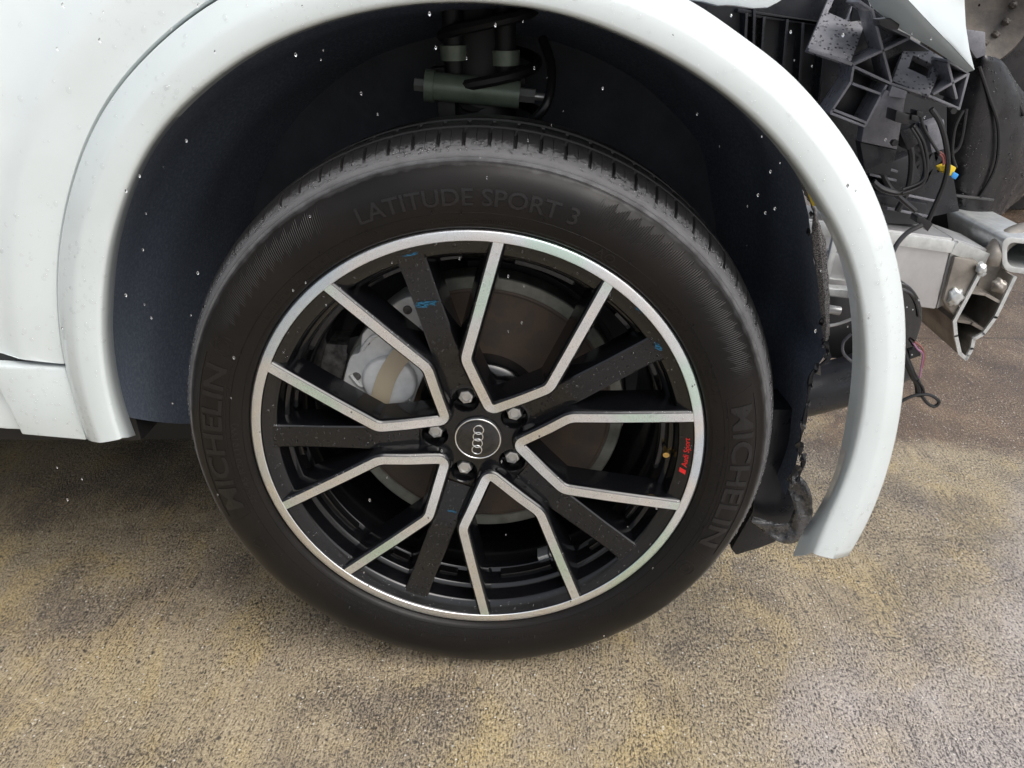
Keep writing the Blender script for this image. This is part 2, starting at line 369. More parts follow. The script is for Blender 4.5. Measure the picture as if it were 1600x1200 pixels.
    c = n.mix(c, (0.04, 0.036, 0.036), n.math('MULTIPLY', n.math('MULTIPLY', n.ramp(sv.outputs['Distance'], [(0.12, 1.0), (0.24, 0.0)]), n.math('GREATER_THAN', se2.outputs[1], 0.90)), 0.8))
    def joint(y0, w):
        d = n.math('ABSOLUTE', n.math('ADD', n.math('SUBTRACT', Yc, y0), n.math('MULTIPLY', n.math('SUBTRACT', n.noise(12, 3), 0.5), 0.02)))
        return n.ramp(n.math('DIVIDE', d, w), [(0.0, 1.0), (1.0, 0.0)])
    j = n.math('MAXIMUM', n.math('MULTIPLY', joint(0.315, 0.004), 0.5), joint(1.21, 0.008))
    c = n.mix(c, (0.03, 0.025, 0.02), n.math('MULTIPLY', j, 0.6))
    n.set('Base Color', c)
    h = n.math('ADD', gsum, n.math('ADD', n.math('MULTIPLY', fine, 0.10), n.math('MULTIPLY', bigB, 0.3)))
    n.set('Normal', n.bump(h, 1.0, 0.009))
    wet = n.noise(2.4, 5, 0.6, n.mapping((1, 1, 1), (0, 0, 0.5)))
    n.set('Roughness', n.ramp(wet, [(0.36, 0.20), (0.66, 0.42)]))
    n.b.inputs['Specular IOR Level'].default_value = 0.6
    n.b.inputs['Coat Weight'].default_value = 1.0; n.b.inputs['Coat Roughness'].default_value = 0.10; n.b.inputs['Coat IOR'].default_value = 1.40; n.set('Coat Normal', n.bump(h, 0.45, 0.006))
    return m
M['concrete'] = concrete()

# ------------------------------------------------------------------ ground
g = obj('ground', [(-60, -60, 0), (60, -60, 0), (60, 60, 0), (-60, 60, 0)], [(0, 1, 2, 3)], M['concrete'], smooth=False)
g['kind'] = 'structure'

# ------------------------------------------------------------------ the car
car = bpy.data.objects.new('car', None); col.objects.link(car)
car['label'] = 'white wrecked car with its front bumper stripped off, standing on wet concrete'
car['category'] = 'car'

def part_drops(target, n, smin, smax, seed, flt=None, parent=None, pick=None, m='water'):
    """water droplets that sit on a mesh, joined into one part"""
    rnd = random.Random(seed); me = target.data; tris = []; acc = 0
    me.calc_loop_triangles()
    for t in me.loop_triangles:
        c = sum((me.vertices[i].co for i in t.vertices), Vector())/3
        nf = -t.normal if t.normal.y > 0 else t.normal.copy()
        if flt and not flt(c, nf): continue
        acc += t.area; tris.append((acc, t, nf))
    if not tris: return None
    V, F = [], []
    base = []; K = 7
    for lvl, (rr, hh) in enumerate(((1.0, 0.0), (0.88, 0.34), (0.5, 0.58))):
        base.append([(rr*math.cos(2*math.pi*k/K), rr*math.sin(2*math.pi*k/K), hh) for k in range(K)])
    for _ in range(n):
        x = rnd.random()*acc; lo, hi = 0, len(tris)-1
        while lo < hi:
            mid = (lo+hi)//2
            if tris[mid][0] < x: lo = mid+1
            else: hi = mid
        t = tris[lo][1]; a, b = rnd.random(), rnd.random()
        if a+b > 1: a, b = 1-a, 1-b
        v0, v1, v2 = (me.vertices[i].co for i in t.vertices); p = v0+(v1-v0)*a+(v2-v0)*b
        if pick and not pick(p, rnd): continue
        nz = tris[lo][2]; ax = nz.orthogonal().normalized(); ay = nz.cross(ax)
        s = smin+(smax-smin)*rnd.random()**3.0; ang = rnd.random()*6.28; el = 1+0.5*rnd.random()
        ca, sa = math.cos(ang), math.sin(ang); o = len(V)
        for ring in base:
            for (x_, y_, z_) in ring:
                x2, y2 = x_*el, y_; V.append(p+(ax*(x2*ca-y2*sa)+ay*(x2*sa+y2*ca))*s+nz*(z_*s*0.8-0.00005))
        V.append(p+nz*s*0.52); top = o+3*K
        for lv in range(2):
            for k in range(K): F.append((o+lv*K+k, o+lv*K+(k+1) % K, o+(lv+1)*K+(k+1) % K, o+(lv+1)*K+k))
        for k in range(K): F.append((o+2*K+k, o+2*K+(k+1) % K, top))
    me2 = bpy.data.meshes.new('water_drops'); me2.from_pydata([tuple(v) for v in V], [], F); me2.materials.append(M[m])
    for p_ in me2.polygons: p_.use_smooth = True
    o = bpy.data.objects.new('water_drops', me2); col.objects.link(o); o.parent = parent or target; o['kind'] = 'stuff'
    return o

# ---- wheel-arch trim -------------------------------------------------------
OPEN = [(212,680),(197,637),(185,587),(177,525),(179,462),(184,400),(210,300),(237,240),(282,180),(350,120),(400,84),(494,42),(650,8),(810,11),(885,25),(974,59),(1067,106),(1130,150),(1192,206),(1227,247),(1261,300),(1286,344),(1305,382),(1320,430),(1330,500),(1330,587),(1320,662),(1300,750),(1272,807),(1247,835),(1239,869)]
CREASE = [(190,685),(170,612),(160,537),(161,462),(168,400),(197,300),(226,237),(273,176),(343,116),(396,80),(492,38),(650,5),(810,8),(886,22),(976,55),(1070,102),(1134,146),(1197,202),(1233,242),(1270,296),(1298,340),(1318,380),(1335,428),(1347,500),(1351,587),(1342,662),(1318,750),(1292,807),(1280,835),(1270,864)]
OUTER = [(137,687),(101,567),(92,500),(92,400),(110,300),(140,212),(175,150),(212,105),(250,67),(337,0),(1080,0),(1161,59),(1224,103),(1289,175),(1324,219),(1380,331),(1387,355),(1405,420),(1415,500),(1414,562),(1411,612),(1400,682),(1382,750),(1360,807),(1327,867)]
def rail(px, Y):
    tab = []
    for x, y in px:
        r, th = polar(W(x, y, Y))
        if th < -2: th += 2*math.pi
        tab.append((th, r))
    tab.sort(); return smooth_table(tab, 160, 8)
rO, rC, rX = rail(OPEN, 0.006), rail(CREASE, -0.034), rail(OUTER, -0.018)
def rr(tab, t, Y):                           # t 0 (rear foot) .. 1 (front foot)
    a0, a1 = tab[-1][0], tab[0][0]; th = a0+(a1-a0)*t
    return th, lerp_table(tab, th)
NS = 150; rows = []
for k in range(NS+1):
    t = k/NS
    tho, ro = rr(rO, t, 0); thc, rc = rr(rC, t, 0); thx, rx = rr(rX, t, 0)
    def P(a, b, f, Y):                       # between crease and outer
        return PT(b[1]*f+a[1]*(1-f), b[0]*f+a[0]*(1-f), Y)
    c, x = (thc, rc), (thx, rx)
    rows.append([PT(ro+0.012, tho, 0.012), PT(ro, tho, 0.006), PT(ro*0.5+rc*0.5, tho*0.5+thc*0.5, -0.016), P(c, x, 0.0, -0.0325), P(c, x, 0.035, -0.0352),
                 P(c, x, 0.10, -0.0362), P(c, x, 0.28, -0.0365), P(c, x, 0.45, -0.0360), P(c, x, 0.52, -0.0352), P(c, x, 0.60, -0.0330), P(c, x, 0.80, -0.0265),
                 P(c, x, 0.955, -0.0205), P(c, x, 0.99, -0.0185), P(c, x, 1.0, -0.0155), PT(rx+0.0002, thx, -0.004), PT(rx-0.012, thx, 0.004)])
v, f = grid(rows)
nc = len(rows[0])
f.append(tuple(range(nc))); f.append(tuple(NS*nc+i for i in range(nc-1, -1, -1)))
arch = obj('wheel_arch_trim', v, f, M['trim'], car, sharp=60)

# ---- fender ---------------------------------------------------------------
zcr = W(30, 237, 0.0).z
rows = []
NF = 70
for k in range(NF+1):
    t = k/NF; th = R(172)+(R(80)-R(172))*t; r0 = lerp_table(rX, th)
    row = [PT(r0+0.0030, th, 0.010), PT(r0+0.0032, th, -0.0085), PT(r0+0.0050, th, -0.0115)]
    for dr, Y in ((0.025, -0.0112), (0.050, -0.0098), (0.060, -0.0080), (0.070, -0.0040)): row.append(PT(r0+dr, th, Y))
    for dr in (0.085, 0.11, 0.14, 0.18, 0.24, 0.32, 0.42):
        p = PT(r0+dr, th, 0); up = p.z-zcr
        e = 0.004*min(1, (dr-0.07)/0.05)
        p.y = -0.003+e+(0.24*up if up > 0 else -0.04*up)*min(1, (dr-0.05)/0.12)
        row.append(p)
    za, zb = W(0, 562, -0.015), W(101, 571, -0.015)
    for p in row:
        zl = zb.z+(za.z-zb.z)*(zb.x-p.x)/(zb.x-za.x)
        if p.x < -0.3 and p.z < zl: p.z = zl+0.00002*k
    rows.append(row)
v, f = grid(rows); fender = obj('fender', v, f, M['paint'], car, sharp=50)
# rear lower corner between arch and door line: panel left of the seam and above the sill line
def sheet(pts_rows, name, m, parent, thick=0.0, **kw):
    v, f = grid(pts_rows); return obj(name, v, f, m, parent, **kw)
# sill cover below the seam
px = [(0-60, 569), (104, 576), (137, 688), (34, 679), (-6, 590)]
def panel_from_px(px, Y, name, m, parent, depth=0.02, bevel=0.002, Yf=None):
    pts = [W(x, y, Y if Yf is None else Yf(x, y)) for x, y in px]
    v, f = prism(pts, Vector((0, depth, 0))); return obj(name, v, f, m, parent, bevel=bevel)
sill = panel_from_px([(-70, 569), (102, 577), (135, 688), (34, 679), (16, 640), (-2, 608), (-70, 575)], -0.014, 'sill_cover', M['trim'], car, 0.05, 0.0025)
obj('seam_backing', *box2((W(-100, 567, 0.01)+W(110, 572, 0.01))/2, Vector((0.13, 0, 0)), Vector((0, 0.008, 0)), Vector((0, 0, 0.03))), M['dark_metal'], car, smooth=False)
sill2 = panel_from_px([(-160, 572), (4, 590), (24, 640), (36, 672), (10, 671), (-160, 655)], 0.004, 'rocker_panel', M['paint'], car, 0.30, 0.004)

# clips and scratches on the arch foot
def small_box(c, s, name, m, parent, bevel=0.0):
    v, f = box2(c, Vector((s[0], 0, 0)), Vector((0, s[1], 0)), Vector((0, 0, s[2]))); return obj(name, v, f, m, parent, bevel=bevel)

# ---- wheel-arch liner --------------------------------------------------------
rows = []
LN = 60
LINER_R = [(1236,250),(1252,290),(1263,335),(1266,360),(1270,400),(1280,460),(1284,520),(1291,545),(1290,562),(1268,585),(1262,610),(1256,650),(1248,690),(1247,715),(1240,740)]
tabR = sorted([(polar(W(x, y, 0.035))[1], polar(W(x, y, 0.035))[0]) for x, y in LINER_R])
for k in range(LN+1):
    th = R(174)+(R(-12)-R(174))*k/LN
    if th > tabR[-1][0]:
        r0 = lerp_table(rO, th)+0.006; Y0 = 0.004
        if th < tabR[-1][0]+R(14):
            s = (tabR[-1][0]+R(14)-th)/R(14); r0 = r0*(1-s)+tabR[-1][1]*s; Y0 = 0.004+0.031*s
    else: r0 = lerp_table(tabR, th); Y0 = 0.035
    row = []
    for j in range(12):
        s = j/11; wv = 0.004*math.sin(th*9+j*1.3)*math.sin(s*3.1)
        bul = 0.02*math.sin(math.pi*min(1, s*1.6)) if th > R(120) else 0.012*math.sin(math.pi*s)
        row.append(PT(r0+bul*0.6-0.05*s*s+wv, th+(R(36)*s-R(8)*s*s)*max(0, 1-k/16), Y0+(0.40-Y0)*s))
    rows.append(row)
v, f = grid(rows); liner = obj('wheel_arch_liner', v, f, M['felt'], car, sharp=80)
back = [rows[k][-1] for k in range(LN+1)]
back += [Vector((back[-1].x, 0.40, 0.20)), Vector((back[0].x, 0.40, 0.20))]
v, f = prism([p+Vector((0, -0.002, 0)) for p in back], Vector((0, 0.02, 0)))
obj('inner_apron', v, f, M['apron'], car, smooth=False)
# torn felt edge along the front of the liner
strip = []
for k, (x, y) in enumerate([(1238,255),(1247,275),(1258,300),(1266,316),(1272,330),(1272,350),(1268,372),(1275,410),(1281,460),(1285,520),(1287,532)]):
    wpx = [5,7,8,4,3,10,22,18,15,12,6][k]; strip.append((x, y, wpx))
rowsS = []
for x, y, wpx in strip:
    j = random.uniform(-1, 1)
    rowsS.append([W(x-2+j, y, 0.040), W(x, y, 0.030), W(x+wpx*0.5, y+1, 0.024+random.uniform(-.002, .002)), W(x+wpx, y+random.uniform(-2, 2), 0.030), W(x+wpx*0.8, y, 0.040)])
dense = []
for a, b in zip(rowsS, rowsS[1:]):
    for q in range(4): dense.append([p.lerp(p2, q/4)+Vector((random.uniform(-.0008, .0008), 0, 0)) for p, p2 in zip(a, b)])
dense.append(rowsS[-1]); v, f = grid(dense, closed_v=True); obj('torn_liner_edge', v, f, M['felt_edge'], car)
# lower plastic edge of the liner
e = smooth_path([W(x, y, 0.032) for x, y in [(1286,530),(1294,545),(1293,562),(1270,580),(1264,610),(1258,650),(1250,690),(1249,706),(1256,716),(1250,740),(1246,752)]], 5)
v, f = tube(e, lambda s: 0.0022+0.0012*math.sin(s*40), 8); obj('liner_edge_bead', v, f, M['plastic'], car)
# yellow tab
rowsY = [[W(1262,300,0.012), W(1266,298,0.012)], [W(1266,312,0.010), W(1272,309,0.010)], [W(1270,322,0.010), W(1277,321,0.010)]]
v, f = grid(rowsY); v2 = [p+Vector((0, 0.003, 0)) for p in v]
n0 = len(v); f2 = f+[tuple(n0+i for i in q[::-1]) for q in f]
ring = [0, 1, 3, 5, 4, 2]; f2 += [(ring[i], ring[(i+1) % 6], n0+ring[(i+1) % 6], n0+ring[i]) for i in range(6)]
obj('yellow_tab', v+v2, f2, M['yellow'], car, smooth=False)

# ---- underbody: keeps the light from the far side of the car out ----------------
def solid(name, x0, x1, y0, y1, z0, z1, m, parent=car, bevel=0.01):
    v, f = box2(Vector(((x0+x1)/2, (y0+y1)/2, (z0+z1)/2)), Vector(((x1-x0)/2, 0, 0)), Vector((0, (y1-y0)/2, 0)), Vector((0, 0, (z1-z0)/2)))
    return obj(name, v, f, m, parent, bevel=bevel)
solid('floor_pan', -2.6, -0.46, 0.32, 1.55, 0.19, 0.40, M['dark_metal'])
solid('sill_beam', -2.6, -0.46, 0.06, 0.319, 0.345, 0.42, M['dark_metal'])
solid('far_light_block', -2.6, 0.5, 1.45, 1.55, 0.03, 0.188, M['dark_metal'])  # unseen slab added to block light and darken the ground under the sill
solid('engine_block', -0.42, 0.34, 0.43, 1.30, 0.19, 0.80, M['dark_metal'])
# body shell above and behind (bonnet and cabin volume, outside the frame)
shell = [Vector((-2.6, 0.06, 0.42)), Vector((-2.6, 0.06, 1.05)), Vector((-0.65, 0.10, 1.02)), Vector((0.30, 0.24, 0.955)), Vector((0.30, 0.24, 0.93)), Vector((-0.50, 0.07, 0.93)), Vector((-0.62, 0.05, 0.42))]
v, f = prism(shell, Vector((0, 1.45, 0))); obj('body_shell', v, f, M['paint'], car, bevel=0.01)

# ---- suspension seen in the arch ------------------------------------------------
Yb = 0.24
a, b = W(672, 134, Yb), W(812, 148, Yb)
arm = tube([a, a.lerp(b, 0.5), b], 0.0175, 24); 
bu = obj('suspension_bushing', *arm, M['bush'], car, sharp=50)
d = (b-a).normalized()
obj('bush_flange', *tube([a-d*0.006, a+d*0.006], 0.020, 24), M['bush'], bu, sharp=50)
obj('bush_bolt', *tube([a-d*0.020, a-d*0.004], 0.0085, 6), M['steel'], bu, smooth=False)
obj('bush_bolt', *tube([b, b+d*0.020], 0.0095, 6), M['steel'], bu, smooth=False)
obj('bush_stud', *tube([b+d*0.012, b+d*0.034], 0.005, 10), M['steel'], bu)
for (x, y) in ((710, 82), (790, 90)):
    c = W(x, y, Yb+0.02)
    po = obj('strut_mount_post', *tube([c+Vector((0, 0, 0.06)), c+Vector((0, 0, -0.06))], 0.014, 20), M['dark_metal'], car)
    obj('mount_collar', *tube([c+Vector((0, 0, 0.009)), c+Vector((0, 0, -0.009))], 0.0185, 24), M['bush'], po, sharp=50)
obj('upper_arm', *tube([W(740, 150, Yb+0.01), W(745, 185, Yb+0.06), W(700, 240, Yb+0.08)], 0.022, 14), M['dark_metal'], car)
hel = [Vector((0.012+0.062*math.cos(a), 0.285+0.062*math.sin(a), 0.60+0.30*a/(9*math.pi))) for a in [9*math.pi*q/120 for q in range(121)]]
obj('coil_spring', *tube(hel, 0.0075, 8), M['dark_metal'], car)
obj('mount_bracket', *box2(W(748, 118, Yb+0.03), Vector((0.062, 0, 0)), Vector((0, 0.012, 0)), Vector((0, 0, 0.012))), M['dark_metal'], bu, bevel=0.003)
obj('mount_bracket', *box2(W(700, 178, Yb+0.02), Vector((0.012, 0, 0)), Vector((0, 0.014, 0)), Vector((0, 0, 0.034))), M['dark_metal'], bu, bevel=0.003)
obj('brake_hose', *tube(smooth_path([W(848, 60, 0.25), W(862, 110, 0.22), W(850, 170, 0.20), W(800, 210, 0.22)], 8), 0.006, 10), M['wire'], car)
obj('spring_strut', *tube([Vector((0.0, 0.30, 0.88)), Vector((0.0, 0.24, 0.34))], 0.045, 20), M['dark_metal'], car)

# ------------------------------------------------------------------ wheel
# rim barrel: the wheel part itself
POL, BLK = 0, 1
prof = [(0.2835,0.014),(0.2842,0.0060),(0.2837,0.0034),(0.2826,0.0014),(0.2812,0.0003),(0.2804,0.0),(0.2708,0.0),
        (0.2700,0.0006),(0.2690,0.0030),(0.2620,0.0060),(0.2545,0.0092),(0.2528,0.0106),(0.2518,0.0130),(0.2498,0.0285),(0.2486,0.0312),(0.2440,0.0330),(0.2426,0.0350),(0.2398,0.0525),(0.2386,0.0552),
        (0.2345,0.0570),(0.2330,0.0590),(0.2270,0.1000),(0.2250,0.2250),(0.2340,0.2320),(0.2480,0.2380),(0.2500,0.2300)]
v, f = lathe(prof, 240)
np_ = len(prof); mi = [POL if (i % (np_-1)) < 7 else BLK for i in range(len(f))]
wheel = obj('wheel', v, f, [M['polished'], M['gloss']], car, mi=mi, sharp=35)
wheel['label'] = 'black alloy wheel with machined silver V-shaped spokes and low-profile tyre'

PH = R(68.642); A5 = 2*math.pi/5
def D(r): return lerp_table([(0.0, 0.024), (0.045, 0.0222), (0.06, 0.0195), (0.09, 0.0105), (0.125, 0.0040), (0.18, 0.0016), (0.25, 0.0006), (0.30, 0.0004)], r)
def fillet(pts, rads, n=7):
    out = [pts[0]]
    for i in range(1, len(pts)-1):
        p0, p1, p2 = Vector(pts[i-1]), Vector(pts[i]), Vector(pts[i+1]); a = (p0-p1).normalized(); b = (p2-p1).normalized()
        ang = math.acos(max(-1, min(1, a.dot(b)))); d = rads[i-1]/math.tan(ang/2)
        s, e = p1+a*d, p1+b*d; cn = p1+(a+b).normalized()*(rads[i-1]/math.sin(ang/2))
        va, vb = s-cn, e-cn; tot = math.atan2(va.x*vb.y-va.y*vb.x, va.dot(vb))
        for k in range(n+1):
            c, si = math.cos(tot*k/n), math.sin(tot*k/n); out.append((cn.x+va.x*c-va.y*si, cn.y+va.x*si+va.y*c))
    out.append(pts[-1]); return [Vector(p) for p in out]
def pc(r, deg): return (r*math.cos(R(deg)), r*math.sin(R(deg)))
vpath = fillet([pc(0.2755, 13.8), pc(0.1255, 24.9), pc(0.0500, 0), pc(0.1255, -24.9), pc(0.2755, -13.8)], [0.022, 0.0075, 0.022])
# subdivide long straight runs
vp = []
for a, b in zip(vpath, vpath[1:]):
    m_ = max(1, int((b-a).length/0.012))
    for q in range(m_): vp.append(a.lerp(b, q/m_))
vp.append(vpath[-1])
SP = [(-0.0150, 0.046), (-0.0102, 0.0075), (-0.0094, 0.0038), (-0.0080, 0.0013), (-0.0060, 0.0), (0.0054, 0.0), (0.0072, 0.0013), (0.0085, 0.0036), (0.0092, 0.0070), (0.0120, 0.040)]
def v_spoke(rot):
    rows = []
    for i, p in enumerate(vp):
        t = (vp[min(i+1, len(vp)-1)]-vp[max(i-1, 0)]).normalized(); nrm = Vector((-t.y, t.x))
        base = D(p.length); row = []
        for o, dy in SP:
            q = p+nrm*o; row.append(PT(q.length, math.atan2(q.y, q.x)+rot, base+dy))
        rows.append(row)
    return rows
vr = v_spoke(PH); v, f = grid(vr); mi = [POL if (i % (len(SP)-1)) == 4 else BLK for i in range(len(f))]
# keep the first V as mesh data in wheel coordinates and turn the copies about the axle
def local(vs): return [Vector((p.x, p.y, p.z-ZC)) for p in vs]
def spin_copies(first, n, step, parent, zc=True):
    out = [first]
    for k in range(1, n):
        c = first.copy(); col.objects.link(c); c.parent = parent; c.rotation_euler = (0, k*step, 0); out.append(c)
    return out
sp0 = obj('forked_spoke', local(v), f, [M['polished'], M['gloss']], wheel, mi=mi, sharp=30); sp0.location = (0, 0, ZC)
forks = spin_copies(sp0, 5, A5, wheel)

# straight dark spokes between the forks
def TD(r): return lerp_table([(0.07, 0.0350), (0.085, 0.0320), (0.11, 0.0235), (0.14, 0.0175), (0.20, 0.0135), (0.24, 0.0115), (0.268, 0.0055)], r)
rows = []
for r_ in (0.0760, 0.085, 0.10, 0.12, 0.14, 0.17, 0.20, 0.23, 0.248, 0.256, 0.262, 0.267):
    hw = lerp_table([(0.076, 0.0205), (0.12, 0.0180), (0.20, 0.0165), (0.245, 0.0165), (0.256, 0.0180), (0.267, 0.0230)], r_); y0 = TD(r_)
    row = []
    for o, dy in ((-hw-0.004, 0.036), (-hw, 0.0030), (-hw+0.0006, 0.0012), (-hw+0.0024, 0.0), (hw-0.0024, 0.0), (hw-0.0006, 0.0012), (hw, 0.0030), (hw+0.004, 0.036)):
        row.append(Vector((r_, y0+dy, o)))
    rows.append(row)
v, f = grid(rows); v = [Vector((p.x*math.cos(PH+A5/2)-p.z*math.sin(PH+A5/2), p.y, p.x*math.sin(PH+A5/2)+p.z*math.cos(PH+A5/2))) for p in v]
st0 = obj('straight_spoke', v, f, M['gloss'], wheel, sharp=25); st0.location = (0, 0, ZC)
straights = spin_copies(st0, 5, A5, wheel)

# hub with five bolt pockets
out2 = []
for k in range(5):
    a = PH+A5/2+k*A5
    for r_, o in ((0.0760, -0.0205), (0.0760, 0.0205)): out2.append(Vector((r_*math.cos(a)-o*math.sin(a), 0, r_*math.sin(a)+o*math.cos(a))))
    b_ = a+A5/2; out2.append(Vector((0.064*math.cos(b_), 0, 0.064*math.sin(b_))))
v, f = prism([p+Vector((0, 0.0350, 0)) for p in out2], Vector((0, 0.042, 0)))
hub = obj('hub', v, f, M['gloss'], wheel, smooth=False, bevel=0.0012); hub.location = (0, 0, ZC)
cv, cf = [], []
for k in range(5):
    a = PH+A5/2+k*A5; c = Vector((0.0560*math.cos(a), 0.0, 0.0560*math.sin(a)))
    prof_ = [(0.0178, 0.020), (0.0178, 0.0345), (0.0165, 0.0365), (0.0158, 0.069)]
    n_ = 40; o = len(cv)
    for r_, y_ in prof_:
        for q in range(n_): cv.append(c+Vector((r_*math.cos(2*math.pi*q/n_), y_, r_*math.sin(2*math.pi*q/n_))))
    for i in range(3):
        for q in range(n_): cf.append((o+i*n_+q, o+i*n_+(q+1) % n_, o+(i+1)*n_+(q+1) % n_, o+(i+1)*n_+q))
    cf.append(tuple(o+q for q in range(n_))); cf.append(tuple(o+3*n_+q for q in range(n_-1, -1, -1)))
cut = obj('cutter', cv, cf, M['gloss'], None, smooth=False); cut.location = (0, 0, ZC)
bo = hub.modifiers.new('b', 'BOOLEAN'); bo.operation = 'DIFFERENCE'; bo.object = cut; bo.solver = 'EXACT'
dg = bpy.context.evaluated_depsgraph_get(); dg.update()
nm = bpy.data.meshes.new_from_object(hub.evaluated_get(dg), depsgraph=dg); hub.modifiers.clear(); hub.data = nm
for p in nm.polygons: p.use_smooth = True
nm.set_sharp_from_angle(angle=R(30)); bpy.data.objects.remove(cut)

# wheel bolts
rowsB = []
for (kind, r_, y_) in (('c', 0.0128, 0.066), ('c', 0.0128, 0.060), ('h', 0.0108, 0.0585), ('h', 0.0104, 0.0445), ('h', 0.0092, 0.0425), ('c', 0.0058, 0.0420), ('c', 0.0050, 0.0432)):
    row = []
    for q in range(36):
        a = 2*math.pi*q/36
        rr_ = r_ if kind == 'c' else r_*math.cos(R(30))/math.cos((a % R(60))-R(30))
        row.append(Vector((rr_*math.cos(a), y_, rr_*math.sin(a))))
    rowsB.append(row)
bv, bf = grid(rowsB, closed_v=True); bf.append(tuple(len(bv)-36+q for q in range(36)))
b0 = None
for k in range(5):
    a = PH+A5/2+k*A5
    if b0 is None: b0 = obj('wheel_bolt', bv, bf, M['steel'], wheel, sharp=25); o = b0
    else: o = b0.copy(); col.objects.link(o); o.parent = wheel
    o.location = (0.0560*math.cos(a), 0, ZC+0.0560*math.sin(a)); o.rotation_euler = (0, random.uniform(0, 1), 0)

# centre cap with its ring emblem
v, f = lathe([(0.0005, 0.0285), (0.012, 0.0287), (0.022, 0.0295), (0.0285, 0.0308), (0.0310, 0.0322), (0.0316, 0.0360)], 64)
obj('centre_cap', v, f, M['cap_black'], wheel)
def torus(c, Rm, rm, n=48, m=10):
    rows = [[c+Vector(((Rm+rm*math.cos(b))*math.cos(a), -rm*math.sin(b), (Rm+rm*math.cos(b))*math.sin(a))) for b in [2*math.pi*j/m for j in range(m)]] for a in [2*math.pi*i/n for i in range(n)]]
    return grid(rows, True, True)
obj('cap_ring', *torus(Vector((0, 0.0308, ZC)), 0.0290, 0.0011, 72), M['chrome'], wheel)
tilt = R(90-6.2); ax = Vector((math.cos(tilt), 0, math.sin(tilt)))
for k in range(4):
    c = Vector((0, 0.0284, ZC))+ax*((1.5-k)*0.0099)
    obj('emblem_ring', *torus(c, 0.0063, 0.00075, 40, 8), M['chrome'], wheel)

# stepped ledges of the rim inside each opening
def arc_block(a0, a1, r0, r1, y0, y1, name):
    n = 14; rows = []
    for k in range(n+1):
        th = a0+(a1-a0)*k/n
        rows.append([PT(r0, th, y0), PT(r1, th, y0+0.001), PT(r1, th, y1), PT(r0, th, y1)])
    v, f = grid(rows, closed_v=True); f += [(0, 1, 2, 3), tuple(n*4+i for i in (3, 2, 1, 0))]
    return obj(name, v, f, M['gloss'], wheel, bevel=0.0024)
for k in range(5):
    a = PH+k*A5
    arc_block(a-R(9.2), a+R(9.2), 0.2345, 0.2470, 0.044, 0.095, 'rim_ledge')
    for s in (-1, 1): arc_block(a+s*R(24), a+s*R(30.5), 0.2360, 0.2470, 0.044, 0.085, 'rim_ledge')

# valve
vc = PT(0.2445, R(-3.4), 0.050)
obj('valve_stem', *tube([vc+Vector((0.006, 0.010, 0)), vc+Vector((-0.001, -0.010, -0.003))], 0.0055, 14), M['wire'], wheel)
obj('valve_cap', *tube([vc+Vector((-0.001, -0.010, -0.003)), vc+Vector((-0.003, -0.024, -0.005))], 0.0042, 14), M['brass'], wheel, sharp=50)
# balance weights
for a0, a1 in ((-70.5, -66.5), (-66.0, -62.2), (-60.6, -57.4)):
    n = 6; rows = []
    for k in range(n+1):
        th = R(a0+(a1-a0)*k/n); rows.append([PT(0.2335, th, 0.058), PT(0.2275, th, 0.059), PT(0.2265, th, 0.078), PT(0.2325, th, 0.078)])
    v, f = grid(rows, closed_v=True); f += [(0, 1, 2, 3), tuple(n*4+i for i in (3, 2, 1, 0))]
    obj('balance_weight', v, f, M['alu_cut'], wheel, bevel=0.0008)

# red print on the inner band of the rim
v, f = text_geo('Audi Sport', 0.0092, 0.00015, 0.0)
w_ = max(p.x for p in v)-min(p.x for p in v); h0 = min(p.y for p in v)
def band_Y(r): return lerp_table([(0.2540, 0.0100), (0.2620, 0.0060), (0.2696, 0.0022)], r)
def print_map(p, th0, r0, sx=1.0):
    r_ = r0-p.y; th = th0+p.x*sx/r0; return PT(r_, th, band_Y(r_)-0.0003-p.z)
sxx = 0.0425/w_
obj('red_print', [print_map(p, R(-0.6), 0.2650, sxx) for p in v], f, M['red'], wheel, smooth=False)
flag = [Vector((x, y, 0)) for x, y in ((-0.0040, 0.0), (0.0022, 0.0), (0.0040, 0.0075), (-0.0022, 0.0075))]
v, f = prism(flag, Vector((0, 0, 0.00015))); obj('red_print', [print_map(p, R(-6.6), 0.2650) for p in v], f, M['red'], wheel, smooth=False)

# blue paint marks left on the spokes
def blot(cpx, Yd, rx_, ry_, ang, seed, n=14):
    rnd = random.Random(seed); c = W(*cpx, Yd); pts = []
    for k in range(n):
        a = 2*math.pi*k/n; s = rnd.uniform(0.55, 1.1); x, z = rx_*s*math.cos(a), ry_*s*math.sin(a)
        pts.append(c+Vector((x*math.cos(ang)-z*math.sin(ang), 0, x*math.sin(ang)+z*math.cos(ang))))
    v, f = prism(pts, Vector((0, 0.0004, 0))); return obj('paint_mark', v, f, M['blue_mark'], wheel, smooth=False)
for cpx, r_, rx_, ry_, ang, sd_ in (((668, 474), 0, 0.015, 0.0035, 0.05, 1), ((657, 479), 0, 0.008, 0.002, -0.1, 2), ((1030, 541), 0, 0.0085, 0.005, -0.7, 3), ((704, 801), 0, 0.009, 0.0045, -0.1, 5), ((640, 396), 0, 0.013, 0.0035, 0.25, 6), ((1000, 486), 1, 0.010, 0.0018, -0.65, 7)):
    rr0 = polar(W(*cpx, 0.012))[0]; blot(cpx, (TD(rr0) if r_ == 0 else lerp_table([(0.2528, 0.0106), (0.2545, 0.0092), (0.2620, 0.0060), (0.27, 0.002)], rr0))-0.0012, rx_, ry_, ang, sd_)

